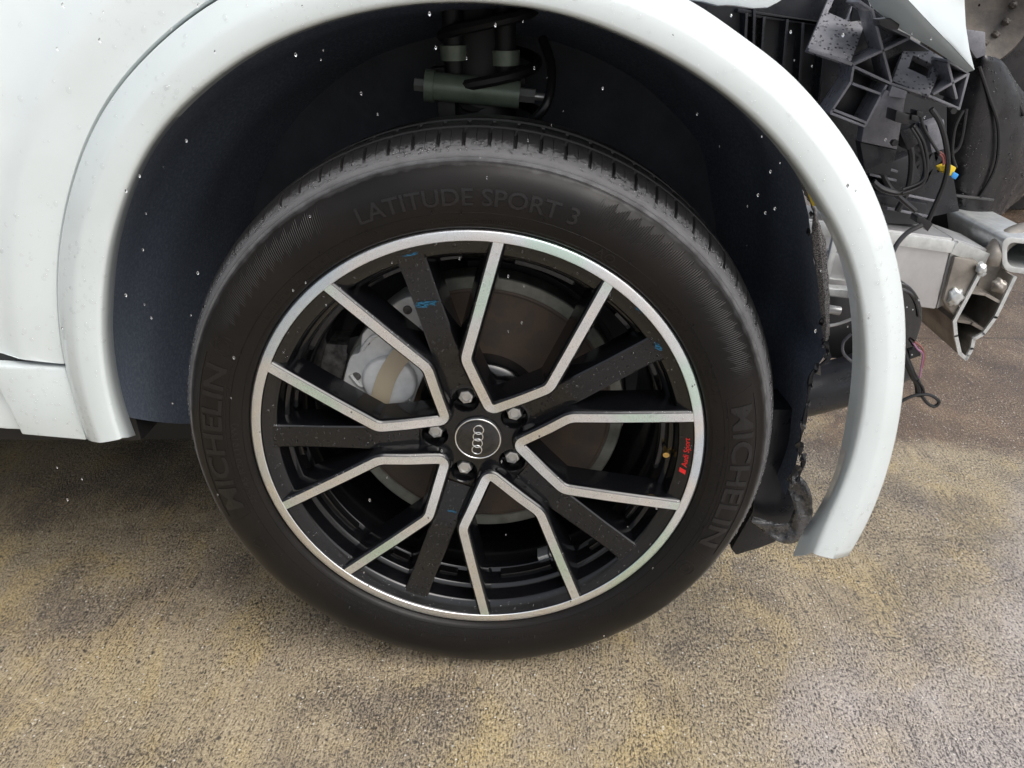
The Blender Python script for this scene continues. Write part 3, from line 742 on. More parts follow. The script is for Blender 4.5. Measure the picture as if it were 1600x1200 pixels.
# ---- tyre -----------------------------------------------------------------
SIDE = [(0.2800, 0.0100), (0.2845, 0.0050), (0.2855, -0.0010), (0.2880, -0.0040), (0.2920, -0.0062), (0.2990, -0.0090), (0.3060, -0.0112), (0.3120, -0.0126), (0.3180, -0.0133), (0.3260, -0.0132), (0.3340, -0.0118), (0.3420, -0.0090),
        (0.3490, -0.0050), (0.3535, -0.0010), (0.3552, 0.0008), (0.3556, 0.0034), (0.3572, 0.0042), (0.3588, 0.0046), (0.3592, 0.0066), (0.3608, 0.0082), (0.3640, 0.0130), (0.3668, 0.0185)]
def side_Y(r):
    return lerp_table(SIDE[3:14], r)
TREAD = []
def crown(y): return 0.3812-0.0040*((y-0.118)/0.07)**2-0.0070*max(0, (abs(y-0.118)-0.055)/0.045)**2
ys = [0.0215, 0.0220, 0.030, 0.040, 0.052, 0.064, 0.0660, 0.0668]
for y in ys: TREAD.append(('s', y, crown(y)))
def groove(y0, y1, dpt=0.0065):
    return [('g', y0+0.0004, crown(y0)-0.0004), ('g', y0+0.0012, crown(y0)-dpt), ('g', y1-0.0012, crown(y1)-dpt), ('g', y1-0.0004, crown(y1)-0.0004)]
TREAD += groove(0.0705, 0.0800) + [('c', 0.0808, crown(0.0808)), ('c', 0.093, crown(0.093)), ('c', 0.1082, crown(0.1082))] + groove(0.1085, 0.1275)
TREAD += [('c', 0.1278, crown(0.1278)), ('c', 0.143, crown(0.143)), ('c', 0.1552, crown(0.1552))] + groove(0.1560, 0.1655) + [('c', y, crown(y)) for y in (0.1692, 0.1700, 0.184, 0.196, 0.206, 0.2145)]
PROF = [('b', y, r) for r, y in SIDE]+TREAD+[('b', 0.236-y, r) for r, y in SIDE[::-1]]
NB = 84; rows = []; rnd = random.Random(3)
th = 0.0
for b in range(NB):
    pitch = 2*math.pi/NB; t0 = b*pitch
    for off, dep in ((0.0, 1), (0.12, 1), (0.14, 0), (0.35, 0), (0.56, 0), (0.572, 2), (0.584, 0), (0.80, 0), (0.98, 0)):
        row = []
        for kind, y, r_ in PROF:
            a = t0+off*pitch; d_ = 0.0
            if kind == 's':
                if y >= 0.0220 and dep == 1: d_ = 0.0050
                if y >= 0.0240 and dep == 2: d_ = 0.0012
                a += (y-0.02)*0.10
            elif kind == 'c' and dep == 1 and 0.08 < y < 0.11: d_ = 0.002
            p = PT(r_-d_, a, y)
            if p.z < 0.03:
                k_ = (0.03-p.z)/0.03; p.y -= 0.004*min(1, k_) if y < 0.05 else 0
                p.z = max(p.z, 0.0004)
            row.append(p)
        rows.append(row)
v, f = grid(rows, closed_u=True)
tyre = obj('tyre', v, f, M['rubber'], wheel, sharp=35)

def on_side(body, th_mid, arc, r_base, height, ext=0.0007, offs=0.0, name='raised_lettering', cw=True):
    v, f = text_geo(body, 1.0, 0.0, offs)
    tm = bpy.data.meshes.new('t'); tm.from_pydata([tuple(p) for p in v], [], f); bm = bmesh.new(); bm.from_mesh(tm); bpy.data.meshes.remove(tm)
    bmesh.ops.remove_doubles(bm, verts=bm.verts, dist=1e-5)
    lo_, hi_ = min(p.y for p in v), max(p.y for p in v)
    for q in range(1, 9): bmesh.ops.bisect_plane(bm, geom=bm.verts[:]+bm.edges[:]+bm.faces[:], plane_co=(0, lo_+(hi_-lo_)*q/9, 0), plane_no=(0, 1, 0), dist=1e-6)
    bm.verts.index_update(); v = [p.co.copy() for p in bm.verts]; f = [tuple(p.index for p in q.verts) for q in bm.faces]; bm.free()
    xs = [p.x for p in v]; ysv = [p.y for p in v]
    wx = max(xs)-min(xs); mx = (max(xs)+min(xs))/2; hy = max(ysv)-min(ysv); y0 = min(ysv)
    n = len(v); V2 = []
    for lay in (0.0003, -ext):
        for p in v:
            r_ = r_base+(p.y-y0)/hy*height; a = th_mid-(p.x-mx)/wx*arc
            V2.append(PT(r_, a, side_Y(r_)+lay))
    F2 = [tuple(n+i for i in q) for q in f]
    ec = {}
    for q in f:
        for i in range(len(q)):
            k = (q[i], q[(i+1) % len(q)]); ec[k] = 1
    for (a, b) in list(ec):
        if (b, a) not in ec: F2.append((a, b, n+b, n+a))
    return obj(name, V2, F2, M['letter'], wheel, smooth=False)
on_side('MICHELIN', R(-5.5), R(37), 0.3125, 0.0255, 0.0011, 0.02)
on_side('MICHELIN', R(176), R(37), 0.3125, 0.0255, 0.0011, 0.02)
on_side('LATITUDE SPORT 3', R(89.5), R(43), 0.3125, 0.0185, 0.0010, 0.012)
on_side('255/45 R20 (101W)', R(183), R(23), 0.2945, 0.0085, 0.0006, 0.01)
on_side('AO', R(59.5), R(4.6), 0.2915, 0.0105, 0.0006, 0.0)
# borders of the name panels
def side_line(r0, r1, a0, a1, wid, ext=0.0007, n=None, parent=None):
    n = n or max(2, int(abs(a1-a0)/R(1.5))+2); rows = []
    dx = Vector((r1*math.cos(a1)-r0*math.cos(a0), r1*math.sin(a1)-r0*math.sin(a0))); 
    for k in range(n+1):
        s = k/n; r_ = r0+(r1-r0)*s; a = a0+(a1-a0)*s; row = []
        da = Vector((-math.sin(a)*r_*(a1-a0)+math.cos(a)*(r1-r0), math.cos(a)*r_*(a1-a0)+math.sin(a)*(r1-r0))).normalized(); nn = Vector((-da.y, da.x))
        base = Vector((r_*math.cos(a), r_*math.sin(a)))
        for o, dy in ((-wid/2, 0.0003), (-wid/4, -ext), (wid/4, -ext), (wid/2, 0.0003)):
            q = base+nn*o; rq = q.length; row.append(PT(rq, math.atan2(q.y, q.x), side_Y(rq)+dy))
        rows.append(row)
    return grid(rows)
parts = []
for (ac, half) in ((-5.5, 20.5), (176, 20.5)):
    a0, a1 = R(ac-half), R(ac+half)
    parts = [side_line(0.342, 0.342, a0, a1, 0.0012), side_line(0.3095, 0.3095, a0, a1, 0.0009), side_line(0.3095, 0.342, a0, a0-R(2), 0.0012), side_line(0.3095, 0.342, a1, a1+R(2), 0.0012)]
    obj('raised_border', *join(*parts), M['letter'], wheel, smooth=True, sharp=30)
# worn small moulding too fine to read: rows of tiny raised bars, and round emblem rings
parts = []; rnd = random.Random(5)
def bars(a0, a1, r0, h, gap=0.0035, fill=0.75):
    a = R(a0); a_end = R(a1); st = -1 if a_end < a else 1
    while (a_end-a)*st > 0:
        if rnd.random() < fill:
            rr0 = r0+rnd.uniform(0, h*0.2); parts.append(side_line(rr0, rr0+h*rnd.uniform(0.5, 1.0), a, a+rnd.uniform(-0.002, 0.002), 0.0007, 0.0004, 2))
            if rnd.random() < 0.5: parts.append(side_line(rr0+h*rnd.choice((0.0, 0.5, 0.9)), rr0+h*rnd.choice((0.0, 0.5, 0.9)), a, a+st*0.0028/r0, 0.0007, 0.0004, 2))
        a += st*gap/r0*rnd.uniform(0.7, 1.3)
for args in ((143, 118, 0.2935, 0.008), (115, 109, 0.297, 0.008), (-95, -138, 0.300, 0.0045, 0.0026), (-95, -138, 0.2935, 0.0045, 0.0026), (-62, -46, 0.295, 0.005, 0.0028), (-62, -46, 0.302, 0.005, 0.0028), (-78, -92, 0.3, 0.006),
             (48, 14, 0.2945, 0.004, 0.0027), (44, 16, 0.3005, 0.004, 0.0027), (8, -22, 0.2945, 0.007), (2, -15, 0.303, 0.004), (78, 100, 0.293, 0.004, 0.0028)): bars(*args)
def side_ring(r0, a0, rad, wid=0.0010):
    n = 28; rows = []; c = Vector((r0*math.cos(a0), r0*math.sin(a0)))
    for k in range(n+1):
        d_ = Vector((math.cos(2*math.pi*k/n), math.sin(2*math.pi*k/n))); row = []
        for o, dy in ((-wid/2, 0.0003), (-wid/4, -0.0006), (wid/4, -0.0006), (wid/2, 0.0003)):
            q = c+d_*(rad+o); row.append(PT(q.length, math.atan2(q.y, q.x), side_Y(q.length)+dy))
        rows.append(row)
    return grid(rows)
parts += [side_ring(0.325, R(152.6), 0.012), side_ring(0.325, R(152.6), 0.007), side_ring(0.320, R(-32), 0.012), side_ring(0.320, R(-32), 0.006), side_ring(0.322, R(205), 0.008)]
fm = obj('fine_moulding', *join(*parts), M['letter'], wheel, smooth=True, sharp=30); fm['kind'] = 'stuff'
# small rubber hairs / vent nubs
nb = []
for a in list(range(0, 360, 11)):
    r_ = 0.3075 if a % 2 else 0.3045; p = PT(r_, R(a+rnd.uniform(-3, 3)), side_Y(r_)); nb.append(tube([p, p+Vector((0, -0.004, -0.001))], 0.0006, 5))
nbo = obj('vent_nubs', *join(*nb), M['letter'], wheel); nbo['kind'] = 'stuff'

# ---- brake ------------------------------------------------------------------
v, f = lathe([(0.085, 0.108), (0.172, 0.1065), (0.1735, 0.1080), (0.1745, 0.1085), (0.1765, 0.1085), (0.1775, 0.1070), (0.1920, 0.1065), (0.1935, 0.108), (0.1935, 0.142), (0.085, 0.142)], 120)
mi = []
for i in range(len(f)): mi.append(0 if (i % 9) < 4 else (1 if (i % 9) < 8 else 0))
disc = obj('brake_disc', v, f, [M['rust_disc'], M['disc_edge']], car, mi=mi)
v, f = lathe([(0.020, 0.078), (0.070, 0.078), (0.080, 0.081), (0.085, 0.088), (0.0865, 0.112)], 90); obj('disc_hat', v, f, M['gloss'], disc)
v, f = lathe([(0.03, 0.165), (0.198, 0.160), (0.200, 0.150)], 90, R(-190), R(95)); obj('splash_shield', v, f, M['dark_metal'], car)
cal_px = [(537, 607), (541, 577), (549, 556), (562, 550), (566, 522), (584, 505), (597, 490), (632, 466), (664, 466), (676, 500), (672, 560), (652, 610), (640, 636), (600, 645), (562, 632)]
pts = smooth_path([W(x, y, 0.078) for x, y in cal_px], 3, closed=True)
v, f = prism(pts, Vector((0, 0.055, 0))); cal = obj('brake_caliper', v, f, M['caliper'], car, bevel=0.006, seg=3, sharp=60)
def dome(c, rad, y0, hgt, name, m, parent, n=40):
    prof_ = [(rad, y0), (rad, y0-hgt*0.6), (rad*0.95, y0-hgt*0.9), (rad*0.86, y0-hgt), (rad*0.02, y0-hgt*1.04)]
    rows = [[Vector((c.x+r_*math.cos(2*math.pi*k/n), y_, c.z+r_*math.sin(2*math.pi*k/n))) for r_, y_ in prof_] for k in range(n)]
    v, f = grid(rows, closed_u=True); return obj(name, v, f, m, parent, sharp=45)
c1 = W(608, 598, 0.070); dome(c1, 0.036, 0.080, 0.012, 'piston_housing', M['caliper'], cal)
c2 = W(672, 545, 0.070); dome(c2, 0.030, 0.080, 0.010, 'piston_housing', M['caliper'], cal)
dome(W(573, 537, 0.074), 0.0035, 0.080, 0.004, 'caliper_pin', M['dark_metal'], cal, 14)
for pxs in ([(566, 546), (580, 528), (600, 520)], [(548, 585), (560, 600), (572, 604)], [(600, 492), (640, 512), (662, 520)]):
    obj('caliper_rib', *tube(smooth_path([W(x, y, 0.077) for x, y in pxs], 6), 0.0030, 8), M['caliper'], cal)
for x, y, r_ in ((556, 590, 0.006), (590, 515, 0.005), (636, 486, 0.006)): dome(W(x, y, 0.074), r_, 0.082, 0.006, 'caliper_bolt', M['cast'], cal, 12)
obj('bleed_nipple', *tube([W(618, 508, 0.074), W(626, 496, 0.070)], 0.003, 8), M['wire'], cal)
bandc = smooth_path([Vector((x, y)).to_3d() for x, y in ((648, 540), (626, 556), (607, 584), (597, 612), (590, 640))], 6)
rowsT = []
for k, p in enumerate(bandc):
    t = (bandc[min(k+1, len(bandc)-1)]-bandc[max(k-1, 0)]).normalized(); nn = Vector((-t.y, t.x, 0)); hw = 15
    a = p-nn*hw; b = p+nn*hw
    rowsT.append([W(a.x, a.y, 0.0695), W(a.x, a.y, 0.0655), W(p.x, p.y, 0.0640), W(b.x, b.y, 0.0655), W(b.x, b.y, 0.0695)])
v, f = grid(rowsT); obj('caliper_band', v, f, M['tan'], cal)
v, f = prism([W(x, y, 0.115) for x, y in ((503, 537), (545, 539), (543, 560), (534, 595), (500, 590))], Vector((0, 0.05, 0))); obj('steering_knuckle', v, f, M['cast'], car, bevel=0.004)
v, f = prism([W(x, y, 0.110) for x, y in ((545, 528), (563, 524), (566, 548), (552, 560), (540, 552))], Vector((0, 0.05, 0))); obj('brake_pad_carrier', v, f, M['dark_metal'], cal, bevel=0.003)

# ------------------------------------------------------------------ stripped front end
def px_prism(px, Y, depth, name, m, parent=car, bevel=0.0012, Yf=None, vec=None):
    pts = [W(x, y, Yf(x, y) if Yf else Y) for x, y in px]
    v, f = prism(pts, vec or Vector((0, depth, 0))); return obj(name, v, f, m, parent, bevel=bevel)
# fender wing ends in front of the arch
px_prism([(1040, -60), (1062, -6), (1078, 1), (1100, 4), (1122, 10), (1135, 9), (1150, 10), (1176, 14), (1200, 13), (1216, 5), (1232, -6), (1250, -60)], 0.085, 0.03, 'fender_flange', M['paint'], car, 0.004)
TIP = W(1522, 109, 0.135)
c0 = W(1412, -8, 0.105)
rows = [[W(1560, -60, 0.34), W(1452, -60, 0.20), W(1370, -60, 0.098)], [W(1507, 0, 0.30), W(1452, -6, 0.19), c0], [W(1509, 40, 0.25), W(1470, 40, 0.18), W(1455, 38, 0.115)], [W(1515, 78, 0.20), W(1500, 76, 0.165), W(1490, 74, 0.125)], [TIP+Vector((.001, .001, 0)), TIP+Vector((0.0005, .0005, 0)), TIP]]
v, f = grid(rows); wing = obj('fender_tip', v, f, M['paint'], car, sharp=60)
rows = [[W(1370, -60, 0.098), W(1352, -50, 0.105), W(1330, -40, 0.14)], [c0, W(1398, 0, 0.108), W(1364, 12, 0.135)], [W(1455, 38, 0.115), W(1440, 42, 0.117), W(1405, 44, 0.140)], [W(1490, 74, 0.125), W(1480, 77, 0.126), W(1458, 76, 0.142)], [TIP, TIP+Vector((0, .0004, -.0006)), W(1512, 113, 0.140)]]
v, f = grid(rows); v = [p+Vector((0, 0.0006, -0.0003)) for p in v]; obj('folded_flange', v, f, M['shaded_paint'], wing, sharp=60)
px_prism([(1372, 30), (1392, 28), (1406, 38), (1404, 46), (1388, 46), (1376, 40)], 0.134, 0.02, 'rubber_plug', M['wire'], wing, 0.001)

# ribbed radiator-side panel behind
rib = px_prism([(1030, -40), (1330, -40), (1480, 150), (1480, 260), (1400, 330), (1290, 300), (1180, 120)], 0.36, 0.03, 'inner_panel', M['plastic'], car, 0.002)
for (x0, y0, x1, y1) in ((1163, 20, 1158, 60), (1175, 12, 1172, 90), (1190, 26, 1182, 110), (1226, 30, 1212, 130), (1250, 35, 1240, 150), (1285, 60, 1265, 190)):
    a, b = W(x0, y0, 0.345), W(x1, y1+60, 0.345); obj('panel_rib', *bar(a, b, 0.004, 0.03), M['plastic'], rib, bevel=0.0008)
for (x0, y0, x1, y1) in ((1150, 16, 1300, 40), (1163, 22, 1275, 36)):
    a, b = W(x0, y0, 0.348), W(x1, y1, 0.348); obj('panel_rib', *bar(a, b, 0.005, 0.02), M['plastic'], rib, bevel=0.0008)

# headlamp bracket with plates and cross ribs
YB = lambda x, y: 0.215-(y-100)*0.00025
hb = px_prism([(1345, -30), (1362, 14), (1395, 40), (1420, 60), (1478, 94), (1512, 112), (1498, 172), (1392, 135), (1332, 106), (1322, 60)], 0.262, 0.008, 'headlamp_bracket', M['plastic'], car, 0.001)
def plate(outer, inner, name='bracket_plate', Yo=0.0, m='plastic_grey'):
    fn = lambda x, y: YB(x, y)+Yo
    if inner:
        o = [W(x, y, fn(x, y)) for x, y in outer]; i = [W(x, y, fn(x, y)) for x, y in inner]
        v, f = frame_prism(o, i, Vector((0, 0.012, 0)))
    else:
        v, f = prism([W(x, y, fn(x, y)) for x, y in outer], Vector((0, 0.012, 0)))
    return obj(name, v, f, M[m], hb, bevel=0.0008)
# plate A leans back to face the sky; its sky sheen is also coloured in
def plateY(outer, inner, ya, yb, y0, y1, name='bracket_plate'):
    fn = lambda x, y: ya+(yb-ya)*(y-y0)/(y1-y0)
    o = [W(x, y, fn(x, y)) for x, y in outer]
    if inner:
        i = [W(x, y, fn(x, y)) for x, y in inner]; v, f = frame_prism(o, i, Vector((0, 0.010, -0.006)))
    else: v, f = prism(o, Vector((0, 0.010, -0.006)))
    return obj(name, v, f, M['beaded'], hb, bevel=0.0008)
plA = plateY([(1310, -40), (1262, 74), (1330, 96), (1372, -20)], [(1316, -28), (1294, 19), (1322, 31), (1345, -25)], 0.345, 0.195, -40, 96)
plB = plateY([(1420, 58), (1394, 126), (1452, 150), (1478, 93)], [(1427, 86), (1420, 107), (1453, 122), (1458, 101)], 0.285, 0.190, 58, 150)
obj('plate_lip', *bar(W(1262, 77, 0.193), W(1330, 100, 0.193), 0.004, 0.01), M['plastic_grey'], hb, bevel=0.0008)
def hrib(x0, y0, x1, y1, Y=0.20, w=0.0030, h=0.045, m='plastic_grey'):
    a, b = W(x0, y0, Y), W(x1, y1, Y); a.y += h/2-0.004; b.y += h/2-0.004
    obj('bracket_rib', *bar(a, b, w, h), M[m], hb, bevel=0.0005)
for s in ((1361, 14, 1391, 128), (1420, 59, 1331, 101), (1341, 2, 1361, 16), (1331, 103, 1392, 131), (1392, 131, 1454, 151), (1454, 151, 1498, 170), (1478, 94, 1511, 113), (1511, 114, 1497, 168),
          (1479, 98, 1493, 154), (1509, 116, 1456, 147), (1370, 34, 1420, 58), (1332, 104, 1328, 128), (1330, 130, 1376, 147), (1328, 128, 1296, 176), (1384, 132, 1350, 196), (1296, 176, 1350, 197), (1298, 170, 1352, 191)): hrib(*s)
px_prism([(1330, 108), (1384, 134), (1350, 194), (1298, 174)], 0.245, 0.01, 'bracket_pocket', M['plastic'], hb, 0.001)
px_prism([(1394, 134), (1418, 143), (1415, 155), (1388, 150)], 0.19, 0.02, 'bracket_step', M['plastic_grey'], hb, 0.001)
# grey post below the bracket
post = px_prism([(1384, 140), (1415, 154), (1402, 234), (1346, 222), (1350, 198)], 0.2, 0.02, 'support_post', M['plastic_grey'], car, 0.0015, Yf=lambda x, y: 0.19+0.0004*(y-140))
px_prism([(1344, 222), (1402, 235), (1390, 275), (1352, 270)], 0.23, 0.02, 'post_foot', M['plastic'], post, 0.0015)
# horizontal dark ducts under the post
for k, (px_, Y) in enumerate((([(1350, 300), (1450, 318), (1445, 352), (1385, 350)], 0.30), ([(1370, 262), (1425, 240), (1448, 300), (1405, 318)], 0.32), ([(1395, 250), (1480, 215), (1500, 330), (1430, 345)], 0.36))):
    px_prism(px_, Y, 0.03, 'radiator_duct', M['plastic'], car, 0.003)
for (x0, y0, x1, y1) in ((1345, 252, 1402, 268), (1358, 272, 1400, 282), (1392, 300, 1462, 314), (1385, 325, 1450, 338)): obj('duct_trim', *bar(W(x0, y0, 0.285), W(x1, y1, 0.285), 0.003, 0.006), M['plastic_grey'], car, bevel=0.0008)

# big fan shroud
SH = [[(1478, 60), (1452, 180), (1442, 262), (1440, 322), (1436, 372)], [(1515, 80), (1482, 180), (1470, 262), (1468, 322), (1462, 376)], [(1538, 86), (1530, 180), (1520, 262), (1512, 318), (1505, 372)],
      [(1556, 90), (1570, 160), (1572, 240), (1545, 318), (1532, 366)], [(1570, 100), (1592, 160), (1592, 240), (1562, 312), (1548, 352)], [(1586, 128), (1612, 170), (1612, 250), (1590, 300), (1566, 336)], [(1600, 160), (1650, 190), (1650, 250), (1606, 300), (1572, 328)]]
SY = [0.52, 0.47, 0.44, 0.45, 0.47, 0.53, 0.62]
rows = []
for cpx, Y in zip(SH, SY): rows.append(smooth_path([W(x, y, Y) for x, y in cpx], 6))
rows = [list(r_) for r_ in zip(*rows)]; rows = [smooth_path(r_, 5) for r_ in rows]
v, f = grid(rows); shroud = obj('fan_shroud', v, f, M['shroud'], car, sharp=70)
so = shroud.modifiers.new('s', 'SOLIDIFY'); so.thickness = 0.005
for pts_ in ([(1530, 104), (1545, 150), (1560, 200), (1556, 260), (1530, 310)], [(1575, 118), (1586, 150), (1600, 180)], [(1452, 300), (1500, 306), (1552, 312)], [(1510, 170), (1498, 230), (1470, 246)]):
    obj('shroud_ridge', *tube(smooth_path([W(x, y, 0.438 if x < 1565 else 0.475) for x, y in pts_], 6), 0.0028, 8), M['shroud'], shroud)
px_prism([(1508, 46), (1540, 50), (1541, 86), (1526, 92), (1512, 72)], 0.44, 0.05, 'shroud_clip', M['plastic_grey'], shroud, 0.002)
# small connector, wires, plug
cn = px_prism([(1401, 172), (1424, 180), (1420, 196), (1398, 190)], 0.165, 0.03, 'wiring_connector', M['wire'], car, 0.0015)
for x, y in ((1430, 184), (1438, 178)): px_prism([(x-5, y-5), (x+5, y-3), (x+4, y+7), (x-6, y+4)], 0.162, 0.02, 'connector_pin_housing', M['wire'], cn, 0.001)
def wire(px_, rad, m, Y=0.17, name='wire', parent=car):
    pts_ = smooth_path([W(p[0], p[1], p[2] if len(p) > 2 else Y) for p in px_], 7); return obj(name, *tube(pts_, rad, 8), M[m], parent)
harness = wire([(1425, 196), (1438, 215), (1446, 245), (1445, 275), (1430, 296), (1402, 301), (1378, 295), (1364, 284)], 0.0040, 'wire', 0.17, 'wiring_harness')
for ofs in (3, -3): wire([(1427+ofs, 200), (1441+ofs, 225), (1447+ofs*0.6, 262), (1440, 286+ofs), (1410, 299+ofs)], 0.0017, 'wire', 0.163, 'wire', harness)
wire([(1455, 170), (1468, 190), (1477, 220), (1481, 255), (1476, 285), (1464, 315), (1450, 346)], 0.0034, 'wire', 0.165, 'wire', harness)
wire([(1437, 176), (1443, 198), (1456, 222), (1468, 240)], 0.0018, 'wire', 0.165, 'wire', harness)
wire([(1466, 238), (1473, 247), (1474, 258)], 0.0012, 'wire_red', 0.165, 'wire', harness); wire([(1468, 237), (1476, 244), (1476, 256)], 0.0012, 'wire_red', 0.165, 'wire', harness)
plug = px_prism([(1481, 255), (1495, 262), (1488, 276), (1474, 271)], 0.172, 0.014, 'yellow_plug', M['yellow'], car, 0.0015)
px_prism([(1468, 262), (1478, 258), (1477, 268), (1470, 268)], 0.170, 0.012, 'plug_tail', M['yellow'], plug, 0.001)
px_prism([(1490, 268), (1499, 273), (1493, 281), (1486, 276)], 0.171, 0.010, 'blue_lock', M['blue'], plug, 0.001)
# clip at the lower end of the cable, black strap to the arch
clip = px_prism([(1434, 338), (1444, 340), (1458, 350), (1450, 362), (1440, 352), (1432, 348)], 0.16, 0.02, 'cable_clip', M['wire'], car, 0.001)
wire([(1440, 352, 0.16), (1420, 362, 0.15), (1404, 378, 0.12), (1394, 396, 0.08)], 0.0030, 'wire', 0.1, 'strap', clip)

for px_, rad, Y in (([(1300, 205), (1318, 240), (1330, 280), (1352, 318), (1380, 340)], 0.005, 0.26), ([(1362, 205), (1372, 250), (1390, 292), (1430, 330)], 0.0035, 0.24), ([(1505, 172), (1492, 200), (1488, 240), (1494, 262)], 0.0024, 0.30), ([(1410, 205), (1424, 240), (1420, 290), (1402, 330)], 0.0045, 0.27)):
    wire(px_, rad, 'wire', Y, 'hose', harness)
for x, y in ((1395, 222), (1486, 172)):
    c = W(x, y, 0.185); obj('bracket_bolt', *tube([c, c+Vector((0, -0.008, 0))], 0.004, 6), M['wire'], hb, smooth=False)
px_prism([(1405, 205), (1432, 196), (1442, 222), (1418, 236)], 0.22, 0.03, 'sensor_housing', M['plastic'], car, 0.003)
px_prism([(1448, 196), (1476, 186), (1480, 232), (1456, 240)], 0.33, 0.03, 'sensor_housing', M['plastic_grey'], car, 0.003)
# aluminium chassis rail: top flange bright, web behind the arch, lower flange
ra, rb, rc_ = W(1240, 338, 0.27), W(1490, 372, 0.27), W(1548, 392, 0.30)
zt = lambda p: p.z
def rail_section(p, q, h, name, m, d=0.09, top=0.014):
    u = (q-p); back = Vector((0, d, 0.0)); dn = Vector((0, 0, -h))
    v = [p, q, q+dn, p+dn, p+back, q+back, q+back+dn, p+back+dn]
    f = [(0, 1, 2, 3), (4, 7, 6, 5), (0, 4, 5, 1), (3, 2, 6, 7), (0, 3, 7, 4), (1, 5, 6, 2)]
    return obj(name, v, f, m, car, bevel=0.0035)
rl = rail_section(ra, rb, 0.108, 'chassis_rail', M['alu'])
pts = [rb+Vector((0.0005, 0.0, 0)), rc_, rc_+Vector((-0.015, 0, -0.065)), rb+Vector((0.0005, 0, -0.108))]
v, f = prism(pts, Vector((0, 0.088, 0))); obj('rail_end', v, f, M['alu'], rl, bevel=0.003)
# raised flange strip along the top edge
obj('rail_flange', *bar(ra+Vector((0, -0.003, -0.011)), rb+Vector((0, -0.003, -0.012)), 0.017, 0.006), M['alu_cut'], rl, bevel=0.0015)
obj('rail_flange', *bar(rb+Vector((0.001, -0.003, -0.012)), rc_+Vector((0, -0.003, -0.014)), 0.019, 0.006), M['alu_cut'], rl, bevel=0.0015)
# crash box and bumper beam section (hollow extrusion across the car)
cb = px_prism([(1492, 402), (1528, 408), (1534, 424), (1496, 500), (1478, 478), (1474, 468)], 0.265, 0.05, 'crash_box', M['alu_dirty'], car, 0.002)
obj('weld_bead', *tube(smooth_path([W(x, y, 0.262) for x, y in ((1530, 412), (1536, 420), (1532, 428), (1538, 424))], 4), 0.005, 8), M['alu_cut'], cb)
def lump(c, s, seed, name, m, parent):
    rnd = random.Random(seed); bm = bmesh.new(); bmesh.ops.create_icosphere(bm, subdivisions=3, radius=1)
    ph = [rnd.uniform(0, 6) for _ in range(6)]
    for vv in bm.verts:
        k = 1+0.18*math.sin(vv.co.x*5+ph[0])*math.sin(vv.co.z*6+ph[1])+0.10*math.sin(vv.co.x*11+ph[2])*math.sin(vv.co.z*12+ph[3])
        vv.co = Vector((vv.co.x*s[0]*k, vv.co.y*s[1]*k, vv.co.z*s[2]*k))+c
    V_ = [vv.co.copy() for vv in bm.verts]; F_ = [tuple(w.index for w in ff.verts) for ff in bm.faces]; bm.free()
    return obj(name, V_, F_, m, parent, sharp=80)
lump(W(1493, 464, 0.262), (0.011, 0.006, 0.014), 1, 'weld_blob', M['alu_cut'], cb); lump(W(1561, 446, 0.262), (0.010, 0.010, 0.010), 2, 'weld_blob', M['alu_dirty'], cb); lump(W(1533, 420, 0.258), (0.007, 0.006, 0.008), 4, 'weld_blob', M['alu_cut'], cb)
beam_out = [(1536, 420), (1492, 502), (1494, 525), (1500, 552), (1510, 561), (1513, 556), (1519, 545), (1522, 530), (1537, 522), (1556, 496), (1586, 434)]
def wall(pxl, name, m, w=0.0042, Y=0.262, L=0.42, parent=None):
    out = []
    for (x0, y0), (x1, y1) in zip(pxl, pxl[1:]):
        a, b = W(x0, y0, Y), W(x1, y1, Y); d = (b-a).normalized(); s = Vector((d.z, 0, -d.x))*w/2; e_ = d*w*0.3
        out.append(prism([a-e_+s, b+e_+s, b+e_-s, a-e_-s], Vector((0, L, 0))))
    v, f = join(*out); return obj(name, v, f, m, parent or car, smooth=False)
beam = wall(beam_out, 'bumper_beam', M['alu_dirty'])
for seg in ([(1520, 457), (1540, 460), (1562, 472)], [(1495, 501), (1518, 505), (1538, 516)]): wall(seg, 'beam_web', M['alu_dirty'], 0.0042, 0.263, 0.41, beam)
rim_ = wall(beam_out, 'beam_cut_edge', M['alu_cut'], 0.0052, 0.2600, 0.004, beam)
px_prism([(1536, 418), (1542, 402), (1560, 384), (1566, 396), (1570, 424), (1586, 432), (1560, 470), (1525, 455)], 0.30, 0.02, 'crash_box_wall', M['alu_dirty'], cb, 0.003)
# rounded square tube at the top of the beam
def rsq(x0, y0, x1, y1, r, Y, n=5):
    out = []
    for cx, cy, a0 in ((x1-r, y0+r, -90), (x1-r, y1-r, 0), (x0+r, y1-r, 90), (x0+r, y0+r, 180)):
        for k in range(n+1):
            a = R(a0+90*k/n); out.append((cx+r*math.cos(a), cy+r*math.sin(a)))
    return [W(x, y+(x-x0)*0.12, Y) for x, y in out]
o_, i_ = rsq(1566, 369, 1660, 424, 15, 0.285), rsq(1574, 378, 1652, 416, 12, 0.285)
v, f = frame_prism(o_, i_, Vector((0, 0.5, 0))); obj('beam_tube', v, f, M['alu_cut'], beam, bevel=0.001)
tubeb = smooth_path([W(1548, 410, 0.30), W(1556, 392, 0.30), W(1572, 374, 0.32), W(1600, 362, 0.36), W(1640, 360, 0.42)], 5)
obj('crash_tube', *tube(tubeb, 0.014, 16), M['alu_dirty'], beam)

